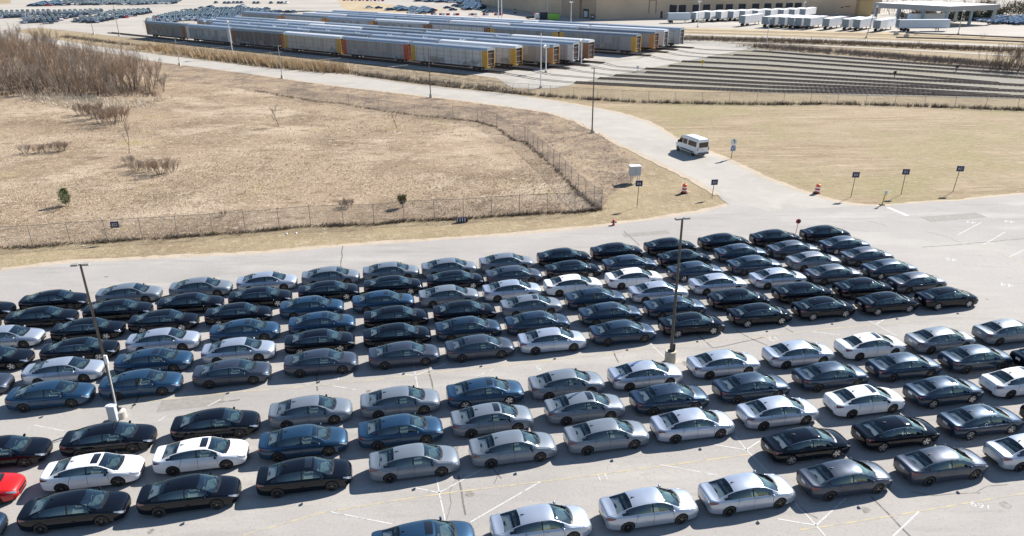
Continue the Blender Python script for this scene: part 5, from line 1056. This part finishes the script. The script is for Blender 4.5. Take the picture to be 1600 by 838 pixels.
# small yellow derail stand and white marker on the apron, a switch stand
for (px, py, nm, lab, mt) in [(1097, 104, "yellow_switch_box", "small yellow switch box between the open tracks", m_yellow), (996, 113, "white_marker", "small white marker on the yard apron", m_polewhite), (1397, 122, "switch_stand", "dark switch stand between the tracks on the right", m_dark), (1494, 112, "switch_stand", "dark switch stand beside the farthest tracks on the right", m_dark)]:
    p = gp(px, py); t = tag(empty(nm, (p.x, p.y, .07)), lab, "switch stand"); q = MB(); q.tube((0, 0, 0), (0, 0, 1.2), .09, .06, 6); q.build("post", mt, t); q = MB(); q.box((0, 0, 1.15), (.7, .4, .7), taper=.7); q.build("head", mt, t)
# buffer at the right end of the tracks near the trailers (two dark sidings)
for k, (a, b) in enumerate([([(1415, 52.5), (1500, 55.5), (1640, 62)], "farther"), ([(1400, 59.5), (1500, 62), (1640, 68.5)], "nearer")]):
    t = tag(empty("railway_track"), "%s dark siding track in front of the white canopy" % b, "rail track"); q = MB(); ribbon(q, a, 3.2, .12); q.build("ballast", m_ballast, t)
    P = [gp(*x) for x in a]
    for s in (-.72, .72):
        q = MB()
        for u, v in zip(P, P[1:]): d = (v-u).normalized(); c = (u+v)/2+Vector((-d.y, d.x, 0))*s; q.box((c.x, c.y, .24), ((v-u).length, .1, .2), rz=math.atan2(d.y, d.x))
        q.build("rail", m_rail, t)
for k, (px, py) in enumerate([(1433, 54), (1416, 58), (1400, 55)]):
    p = gp(px, py); q = MB(); q.box((0, 0, .4), (1.6, .8, .8), rz=.2, taper=.9); q.box((0, 0, .85), (.5, .5, .3), rz=.2); o = q.build("concrete_block", m_concp); o.location = (p.x, p.y, .1); tag(o, ["white concrete block on the farther siding", "white concrete block at the end of the nearer siding", "white concrete block left of the two sidings"][k], "concrete block")

# ------------------------------------------------------------------ big tan building
def wall_mat(name, col):
    m, n, l, b = nodes_mat(name); b.inputs["Roughness"].default_value = .8
    tc = n.new("ShaderNodeTexCoord"); wv = n.new("ShaderNodeTexWave"); wv.wave_type = 'BANDS'; wv.bands_direction = 'X'; wv.inputs["Scale"].default_value = .9; nz = n.new("ShaderNodeTexNoise"); nz.inputs["Scale"].default_value = .06; nz.inputs["Detail"].default_value = 4
    l.new(tc.outputs["Object"], wv.inputs["Vector"]); l.new(tc.outputs["Object"], nz.inputs["Vector"]); rp = n.new("ShaderNodeValToRGB"); rp.color_ramp.elements[0].position = .35; rp.color_ramp.elements[1].position = .7; rp.color_ramp.elements[0].color = (*[c*.85 for c in col], 1); rp.color_ramp.elements[1].color = (*[c*1.1 for c in col], 1)
    l.new(nz.outputs["Fac"], rp.inputs[0]); l.new(rp.outputs[0], b.inputs["Base Color"]); bp = n.new("ShaderNodeBump"); bp.inputs["Distance"].default_value = .04; l.new(wv.outputs["Fac"], bp.inputs["Height"]); l.new(bp.outputs[0], b.inputs["Normal"]); return m
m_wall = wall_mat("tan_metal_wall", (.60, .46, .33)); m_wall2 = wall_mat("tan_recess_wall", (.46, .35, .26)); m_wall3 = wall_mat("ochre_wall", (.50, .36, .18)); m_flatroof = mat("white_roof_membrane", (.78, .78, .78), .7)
m_dock = mat("dark_dock_door", (.018, .022, .035), .5); m_glassd = mat("dark_window", (.03, .04, .06), .1)
BH = 15.0
root = tag(empty("factory_building"), "huge windowless tan building filling the upper right, roof beyond the frame", "building")
B0, B1, B2, B3, B4, B5 = gp(752, 9), gp(877, 24.5), gp(905, 28.5), gp(931, 30.8), gp(1375, 21.5), gp(1385, 20)
back = Vector((0.05, 1, 0))
def wall_seg(nm, a, b, m, h=BH, th=.6, z=0): d = (b-a).normalized(); nr = Vector((-d.y, d.x, 0)); c = (a+b)/2+nr*th/2; q = MB(); q.box((0, 0, z+h/2), ((b-a).length, th, h)); o = q.build(nm, m, root); o.location = (c.x, c.y, 0); o.rotation_euler = (0, 0, math.atan2(d.y, d.x)); return o
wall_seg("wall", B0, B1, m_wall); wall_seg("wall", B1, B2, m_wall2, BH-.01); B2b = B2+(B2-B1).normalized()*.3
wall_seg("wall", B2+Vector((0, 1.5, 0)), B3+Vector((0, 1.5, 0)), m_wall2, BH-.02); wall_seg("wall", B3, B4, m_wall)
wall_seg("wall", B4, B4+Vector((3, 60, 0)), m_wall, BH-.03); wall_seg("wall", B0+Vector((-2, 80, 0)), B0, m_wall, BH-.03)
rf = MB(); P = [B0, B1, B2+Vector((0, 1.5, 0)), B3+Vector((0, 1.5, 0)), B3, B4, B4+Vector((3, 60, 0)), B4+Vector((0, 200, 0)), B0+Vector((0, 200, 0))]; rf.add([(p.x, p.y, BH-.3) for p in P], [tuple(range(len(P)))]); rf.build("roof", m_flatroof, root)
dW = (B4-B3).normalized(); nW = Vector((dW.y, -dW.x, 0)); aW = math.atan2(dW.y, dW.x)
def on_wall(t, z, w, h, nm, m, th=.14): c = B3.lerp(B4, t)+nW*(th/2-.04); q = MB(); q.box((0, 0, 0), (w, th, h)); o = q.build(nm, m, root); o.location = (c.x, c.y, z); o.rotation_euler = (0, 0, aW); return o
def t_at(px): return (lambda a, b: (px-a)/(b-a))(px_of(B3)[0], px_of(B4)[0])
for k, px in enumerate([1046, 1060, 1081, 1097, 1117, 1132, 1152, 1173, 1192, 1210, 1226, 1240]): on_wall(t_at(px), 3.6, 3.4, 3.9, "dock_door", m_dock)
on_wall(t_at(1043), 3, 1.0, 5.6, "dock_door", m_dock, .16); on_wall(t_at(1029), 1.5, 1.0, 3.0, "door", m_glassd)
on_wall(t_at(1009.5), 5.0, .12, 5.4, "pipe", m_pole, .3); on_wall(t_at(1020), 5.0, .12, 5.4, "pipe", m_pole, .3); on_wall(t_at(1014.8), 7.7, 3.4, .12, "pipe", m_pole, .28)
for px, z in [(1263, 8.8), (1275, 8.6), (1286, 8.4), (983, 8.7), (1117, 8.2)]: on_wall(t_at(px), z, .5, .35, "wall_vent", m_glassd)
on_wall(t_at(1311), 3.2, 1.4, .4, "wall_vent", m_glassd); on_wall(t_at(1320), 3.5, 2.4, .3, "wall_vent", m_glassd)
q = MB(); c = B2.lerp(B3, .42)+Vector((0, 1.35, 2.2)); q.box((0, 0, 0), (3.6, .2, 3.9)); q.box((0, -.08, -.3), (2.5, .14, 2.6), mi=1); o = q.build("loading_door", [m_dock, m_box], root); o.location = c; o.rotation_euler = (0, 0, math.atan2((B3-B2).y, (B3-B2).x))
for px, py, w in [(925, 30.5, 1.5), (805, 21, 1.2)]: p = gp(px, py); q = MB(); q.box((0, 0, 1.1), (w, .7, 2.2)); q.box((0, -.36, 1.2), (w*.6, .03, .8), mi=1); o = q.build("equipment_box", [m_dark, m_box]); o.location = (p.x, p.y-1.5, .05); tag(o, "dark equipment box against the tan wall, %s" % ("right of the loading door" if px > 900 else "left of the containers"), "equipment box")
m_canw = mat("white_canopy_light", (.75, .76, .77), .5)
q = MB(); c = gp(893, 30); q.box((0, 0, 9.6), (11, 4.5, .35)); o = q.build("awning", m_canw, root); o.location = (c.x, c.y+3, 0); o.rotation_euler = (0, 0, -.25)
# ochre block left of the canopy and the canopy itself
t = tag(empty("ochre_block"), "ochre corner block of wall between the tan building and the canopy", "building")
for a, b, w in [((1340, 25.5), (1361, 26), 4.0)]: A = gp(*a); Bb = gp(*b); c = (A+Bb)/2; q = MB(); q.box((0, 0, 3.6), ((Bb-A).length, w, 7.2)); o = q.build("wall", m_wall3, t); o.location = (c.x, c.y+w/2, 0); q = MB(); q.box((0, 0, 7.3), ((Bb-A).length+.8, w+.8, .5)); o = q.build("eave", m_dark, t); o.location = (c.x, c.y+w/2, 0)
t = tag(empty("canopy"), "large white flat-roofed canopy on steel columns at the upper right", "canopy"); m_fascia = mat("grey_fascia", (.31, .31, .31), .5, var=.06); m_col = mat("grey_column", (.30, .36, .40), .6)
K0 = gp(1477, 42.5); K1 = gp(1361, 34); K2 = gp(1556, 38.5); K3 = K1+K2-K0; zb = height_at(K0, 18.8); zt = height_at(K0, 10.3)
q = MB(); P = [K0, K2, K3, K1]; q.add([(p.x, p.y, zt) for p in P]+[(p.x, p.y, zt-.15) for p in P], [(0, 1, 2, 3), (7, 6, 5, 4)]); q.build("roof", m_flatroof, t)
q = MB()
for a, b in zip(P, P[1:]+P[:1]): d = (b-a).normalized(); nr = Vector((-d.y, d.x, 0))*.35; q.add([(a.x, a.y, zb), (b.x, b.y, zb), (b.x, b.y, zt+.02), (a.x, a.y, zt+.02), (a.x+nr.x, a.y+nr.y, zb), (b.x+nr.x, b.y+nr.y, zb), (b.x+nr.x, b.y+nr.y, zt+.02), (a.x+nr.x, a.y+nr.y, zt+.02)], [(0, 1, 2, 3), (7, 6, 5, 4), (3, 2, 6, 7), (0, 4, 5, 1)])
q.build("fascia", m_fascia, t)
for u, v in [(0.03, .03), (.33, .03), (.66, .03), (.97, .03), (.03, .5), (.03, .97), (.5, .97), (.97, .97), (.97, .5), (.5, .5)]:
    p = K0+(K1-K0)*u+(K2-K0)*v; q = MB(); q.box((0, 0, zb/2), (.9, .9, zb)); o = q.build("column", m_col, t); o.location = (p.x, p.y, 0.05)

# ------------------------------------------------------------------ white trailers
m_tw = mat("white_trailer_side", (.80, .80, .80), .5, var=.05, vscale=.5); m_tr = mat("shade_grey_doors", (.26, .31, .35), .5, var=.08, vscale=2); m_tb = mat("shade_blue_trailer", (.55, .60, .66), .5)  # doors and broadside boxes: blue-grey shade put into the colour
TLN = 16.0
def trailer_meshes():
    d = {}
    q = MB(); q.box((TLN/2, 0, 2.62), (TLN-.1, 2.56, 2.8)); d['box'] = q.mesh("box", m_tw)
    q = MB(); q.box((-.03, 0, 2.62), (.12, 2.58, 2.82))
    for y in (-.64, 0, .64): q.box((-.11, y, 2.62), (.04, .06, 2.7), mi=1)
    d['doors'] = q.mesh("rear_doors", [m_tr, m_dark])
    q = MB(); q.box((TLN/2, 0, 1.1), (TLN-1, 1.0, .25)); q.box((.5, 0, .75), (.15, 2.3, .15))
    for y in (-.8, .8): q.box((TLN-3.2, y, .6), (.2, .2, 1.1))
    d['frame'] = q.mesh("chassis", m_dark)
    for k, x in enumerate((1.9, 3.2)):
        for s in (1, -1): q = MB(); q.lathe((x, s*1.05, .5), [(0, -.2), (.48, -.2), (.5, 0), (.48, .2), (0, .2)], 14, 'Y'); d['wheel', k, s] = q.mesh("wheel", m_tyre)
    q = MB(); q.box((TLN*.75, -1.30, 3.3), (1.6, .02, .3)); q.box((TLN*.75-.9, -1.30, 3.3), (.4, .02, .5)); d['mark'] = q.mesh("side_marking", m_box)
    return d
TM = trailer_meshes()
def trailer(px, py, rz, label, group, L=1.0, box=None, mark=False):
    p = gp(px, py); d = Vector((math.cos(rz), math.sin(rz), 0)); nr = Vector((-d.y, d.x, 0)); c = p-nr*1.28
    t = tag(empty("semi_trailer", (c.x, c.y, .08), rz), label, "trailer", group); t.scale = (L, 1, 1)
    o = link("box", TM['box'], t)
    if box: set_mat(o, box)
    link("rear_doors", TM['doors'], t); link("chassis", TM['frame'], t)
    for k in (0, 1):
        for s in (1, -1): link("wheel", TM['wheel', k, s], t)
    if mark: link("side_marking", TM['mark'], t)
for k, (px, py) in enumerate([(1154, 41.5), (1189, 43.3), (1200, 43.8), (1215, 44.3), (1229, 45), (1241, 45.4), (1254.5, 46), (1283.5, 47), (1313.5, 48), (1331, 48.6), (1362.5, 50)]):
    trailer(px, py, R(46), "white trailer with shade-toned rear doors, %s from the left in the front parked row" % ORD[k+1], "trailers parked in the front row", mark=k > 5)
for k, px in enumerate([1078, 1100, 1117, 1136, 1154, 1174, 1194, 1214, 1231, 1248]):
    trailer(px, 35.5-(px-1078)*.036, R(52), "white trailer backed to the tan building, %s of the docked ones from the left" % ORD[k+1], "trailers docked at the building", L=.95)
trailer(1041, 36, R(4), "shade-toned blue-grey trailer broadside at the left end of the docked row", "trailers docked at the building", L=.6, box=m_tb)
trailer(1398, 48.8, R(-2), "shade-toned blue trailer standing broadside in front of the canopy", None, L=1.14, box=m_tb)
trailer(1411, 38, R(-2), "white trailer broadside behind the shade-toned one", None, L=.95)
p = gp(1448, 45); 
# containers and truck by the building
def container(px0, px1, py, mt, label, h=2.6, dp=2.4):
    a, b = gp(px0, py), gp(px1, py); c = (a+b)/2; d = b-a; q = MB(); q.box((0, dp/2, h/2+.1), (d.length, dp, h), mi=0)
    t = tag(empty("container", (c.x, c.y, .05), math.atan2(d.y, d.x)), label, "container"); q.build("box", mt, t); r_ = MB()
    for k in range(7): r_.box((-d.length/2+d.length*(k+.5)/7, -.03, h/2+.1), (.12, .08, h-.1))
    r_.build("ribs", mt, t); l_ = MB(); l_.box((0, dp/2, h+.13), (d.length+.1, dp+.1, .1)); l_.build("rim", m_dark, t)
container(856, 874, 31.5, mat("bright_green_container", (.20, .45, .06), .5), "bright green open container in front of the tan building"); container(843.5, 855, 30.5, mat("navy_container", (.02, .03, .06), .5), "dark container left of the bright green one", 2.9)
p = gp(826, 31); t = tag(empty("truck", (p.x+2.2, p.y+1, .05), R(8)), "small white and red truck left of the dark container", "truck"); q = MB(); q.box((1.4, 0, 1.6), (2.4, 2.1, 1.9), taper=.9); q.build("cab", m_polewhite, t); q = MB(); q.box((-1.6, 0, 1.0), (3.6, 2.0, .9)); q.build("bed", m_dark, t); q = MB(); q.box((.4, 0, 2.4), (1.2, 1.2, .8)); q.build("tank", m_redd, t)
for x in (-2.3, 1.5):
    for s in (1, -1): w = link("wheel", tyre_me, t); w.location = (x, s*.95, .4); w.scale = (1.2, 1, 1.2)
# red and white road barriers
q = MB()
for k in range(5): q.add([], [])
BM = MB(); BM.add([(-.9, -.28, 0), (.9, -.28, 0), (.9, .28, 0), (-.9, .28, 0), (-.9, -.1, 1.0), (.9, -.1, 1.0), (.9, .1, 1.0), (-.9, .1, 1.0)], [(0, 1, 5, 4), (1, 2, 6, 5), (2, 3, 7, 6), (3, 0, 4, 7), (4, 5, 6, 7)]); bar_me = BM.mesh("barrier_block", m_redd)
rows_b = [[(x, 24.3) for x in (676, 680, 689, 693, 700, 711, 715, 735, 739, 743, 757, 761, 775, 779, 783)], [(x, 29.8) for x in (678, 682, 688, 693, 699, 703, 711, 720, 729, 737, 743)], [(x, 1.6+.01*(x-540)) for x in range(538, 602, 6)]]
for ri, rb in enumerate(rows_b):
    for k, (x, y) in enumerate(rb):
        p = gp(x, y); o = link("road_barrier", bar_me); o.location = (p.x, p.y, .06); o.rotation_euler = (0, 0, random.uniform(-.1, .1)); set_mat(o, m_redd if k % 2 == 0 else m_wband)
        tag(o, "%s plastic road barrier in the %s line of barriers beyond the trains" % ('red' if k % 2 == 0 else 'white', ['middle', 'nearest', 'farthest'][ri]), "road barrier", "%s barriers in the %s line" % ('red' if k % 2 == 0 else 'white', ['middle', 'nearest', 'farthest'][ri]))

# ------------------------------------------------------------------ cars on the far lots
def far_car_geo():
    V = []; F = []; Mi = []
    st = [(-2.35, .35, .80, .80, .80), (-2.25, .25, .95, .95, .86), (-1.7, .2, .98, .99, .90), (-.9, .2, .96, 1.42, .90), (.3, .2, .94, 1.44, .90), (1.15, .2, .92, .95, .90), (2.1, .25, .82, .83, .86), (2.35, .35, .62, .62, .78)]
    for x, zb, zt, zc, w in st:
        wr = w*.72 if zc-zt > .2 else w*.9; zs = zc-.04 if zc-zt > .2 else zt+.005
        for s in (1, -1): pass
        V += [(x, -w, zb), (x, -w-.02, (zb+zt)/2), (x, -w+.06, zt), (x, -wr, zs), (x, 0, zc), (x, wr, zs), (x, w-.06, zt), (x, w+.02, (zb+zt)/2), (x, w, zb)]
    for j in range(len(st)-1):
        for k in range(8):
            F.append((j*9+k, (j+1)*9+k, (j+1)*9+k+1, j*9+k+1)); gl_ = (k in (2, 5) and 2 <= j <= 4) or (k in (3, 4) and j in (2, 4)); Mi.append(1 if gl_ else 0)
    F += [tuple(range(8, -1, -1)), tuple(range(63, 72))]; Mi += [0, 0]
    q = MB(); q.add(V, F)
    q.m = Mi
    for ax in (-1.4, 1.4):
        for s in (1, -1): q.lathe((ax, s*.83, .33), [(0, -.11), (.33, -.11), (.33, .11), (0, .11)], 10, 'Y', 2)
    return q
FC = far_car_geo(); m_fglass = mat("far_car_glass", (.02, .03, .045), .08, 0, 1.0); farcar_me = FC.mesh("far_car", [PAINT['black'], m_fglass, m_tyre], angle=30)
FCOL = [('navy', 'dark blue', 34), ('slate', 'dark grey', 16), ('black', 'black', 8), ('grey', 'pale grey', 12), ('silver', 'silver', 10), ('white', 'white', 12), ('blue', 'blue', 18), ('red', 'red', 2)]
POLYS = [("lot behind the thicket", [(-30, 20), (60, 18.5), (165, 17), (150, 22.5), (97, 32), (82, 38), (38, 37), (40, 29.5), (-30, 29)], R(122)), ("lot right of the thicket", [(110, 34), (143, 37.5), (200, 28), (238, 20.5), (232, 16.5), (180, 17.5), (150, 25)], R(122)),
         ("top left lot", [(42, 10.5), (66, 5), (95, 2), (97, 9), (60, 10.5)], R(20)), ("top left lot", [(97, 9), (140, 8.5), (200, 8.5), (275, 6.5), (284, 1), (205, -8), (100, -6)], R(122)),
         ("lot behind the left wagons", [(226, 34.5), (262, 35.5), (300, 33), (345, 34), (400, 32), (434, 28), (440, 22), (398, 15), (340, 14.5), (290, 18), (250, 26)], R(122)),
         ("lot on the grass beyond the trains", [(604, 17), (622, 12), (672, 14), (682, 20.5), (645, 23), (636, 18)], R(20)), ("lot against the tan building", [(652, 3), (652, 1), (735, 1), (752, 4), (755, 15), (724, 17), (728, 6)], R(20)),
         ("lot right of the canopy", [(1512, 31.5), (1560, 29), (1640, 28), (1640, 41), (1560, 39), (1530, 35)], R(15))]
spots = []
for nm, poly, hd in POLYS:
    P = [gp(*q) for q in poly]; cx = sum(p.x for p in P)/len(P); cy = sum(p.y for p in P)/len(P); dx = Vector((math.cos(hd), math.sin(hd), 0)); dy = Vector((-dx.y, dx.x, 0)); rl2 = random.Random(len(nm))
    for i in range(-40, 41):
        for j in range(-60, 61):
            if i % 9 == 8 and hd > 1: continue
            if rl2.random() < .05: continue
            p = Vector((cx, cy, 0))+dx*(i*5.05+rl2.uniform(-.15, .15))+dy*(j*2.5+rl2.uniform(-.1, .1))
            if in_poly(p.x, p.y, P): spots.append((p.x, p.y, hd+rl2.uniform(-.02, .02)+(math.pi if rl2.random() < .2 else 0), nm))
for lst, nm, hd in [([(338, 5.5), (352, 6), (358, 6), (366, 5.5), (372, 5.5), (378, 5.5), (398, 6), (404, 6), (424, 6), (436, 6), (441, 6), (448, 6)], "short line of cars at the top of the open lot", R(95)), ([(410, 21), (417, 15.5), (430, 20), (437, 20), (450, 20.5), (459, 20.5), (380, 11), (374, 12.5)], "loose cars on the open lot behind the trains", R(60)), ([(577, 13.3), (592, 14), (316, 14.5), (328, 13), (331, 12), (765, 20.5), (760, 20), (708, 17), (699, 14), (711, 10.5)], "scattered cars on the paving beyond the trains", R(15))]:
    for x, y in lst: p = gp(x, y); spots.append((p.x, p.y, hd, nm))
spots.sort(key=lambda s: s[0]**2+s[1]**2)
rc = random.Random(8); cols = sum([[c]*c[2] for c in FCOL], [])
NIND = 300-sum(len(v) for v in ROWS.values())
SV = []; SF = []; SM = []; nfar = len(spots); vb = np.array(FC.v); pal = list(PAINT)
for k, (x, y, hd, nm) in enumerate(spots):
    c = rc.choice(cols)
    if k < NIND:
        o = link("parked_car", farcar_me); o.location = (x, y, .06); o.rotation_euler = (0, 0, hd); set_mat(o, PAINT[c[0]]); tag(o, "tiny %s car parked on the %s" % (c[1], nm) if 'lot' in nm and 'cars' not in nm else "tiny %s car among the %s" % (c[1], nm), "car", "%s cars, %s" % (c[1], nm))
    else:
        cs, sn = math.cos(hd), math.sin(hd); o0 = len(SV); SV += [(x+a*cs-b_*sn, y+a*sn+b_*cs, .06+z) for a, b_, z in vb]; SF += [tuple(i+o0 for i in f) for f in FC.f]; pi_ = pal.index(c[0]); SM += [pi_ if m == 0 else len(pal)+m-1 for m in FC.m]
if SV:
    me_ = bpy.data.meshes.new("far_parked_cars"); me_.from_pydata(SV, [], SF)
    for k in pal: me_.materials.append(PAINT[k])
    me_.materials.append(m_fglass); me_.materials.append(m_tyre); me_.polygons.foreach_set("material_index", SM); tag(link("far_parked_cars", me_), "packed rows of tiny parked cars on the most distant lots", "cars", kind='stuff')
print("far cars", nfar, "individual", min(nfar, NIND))
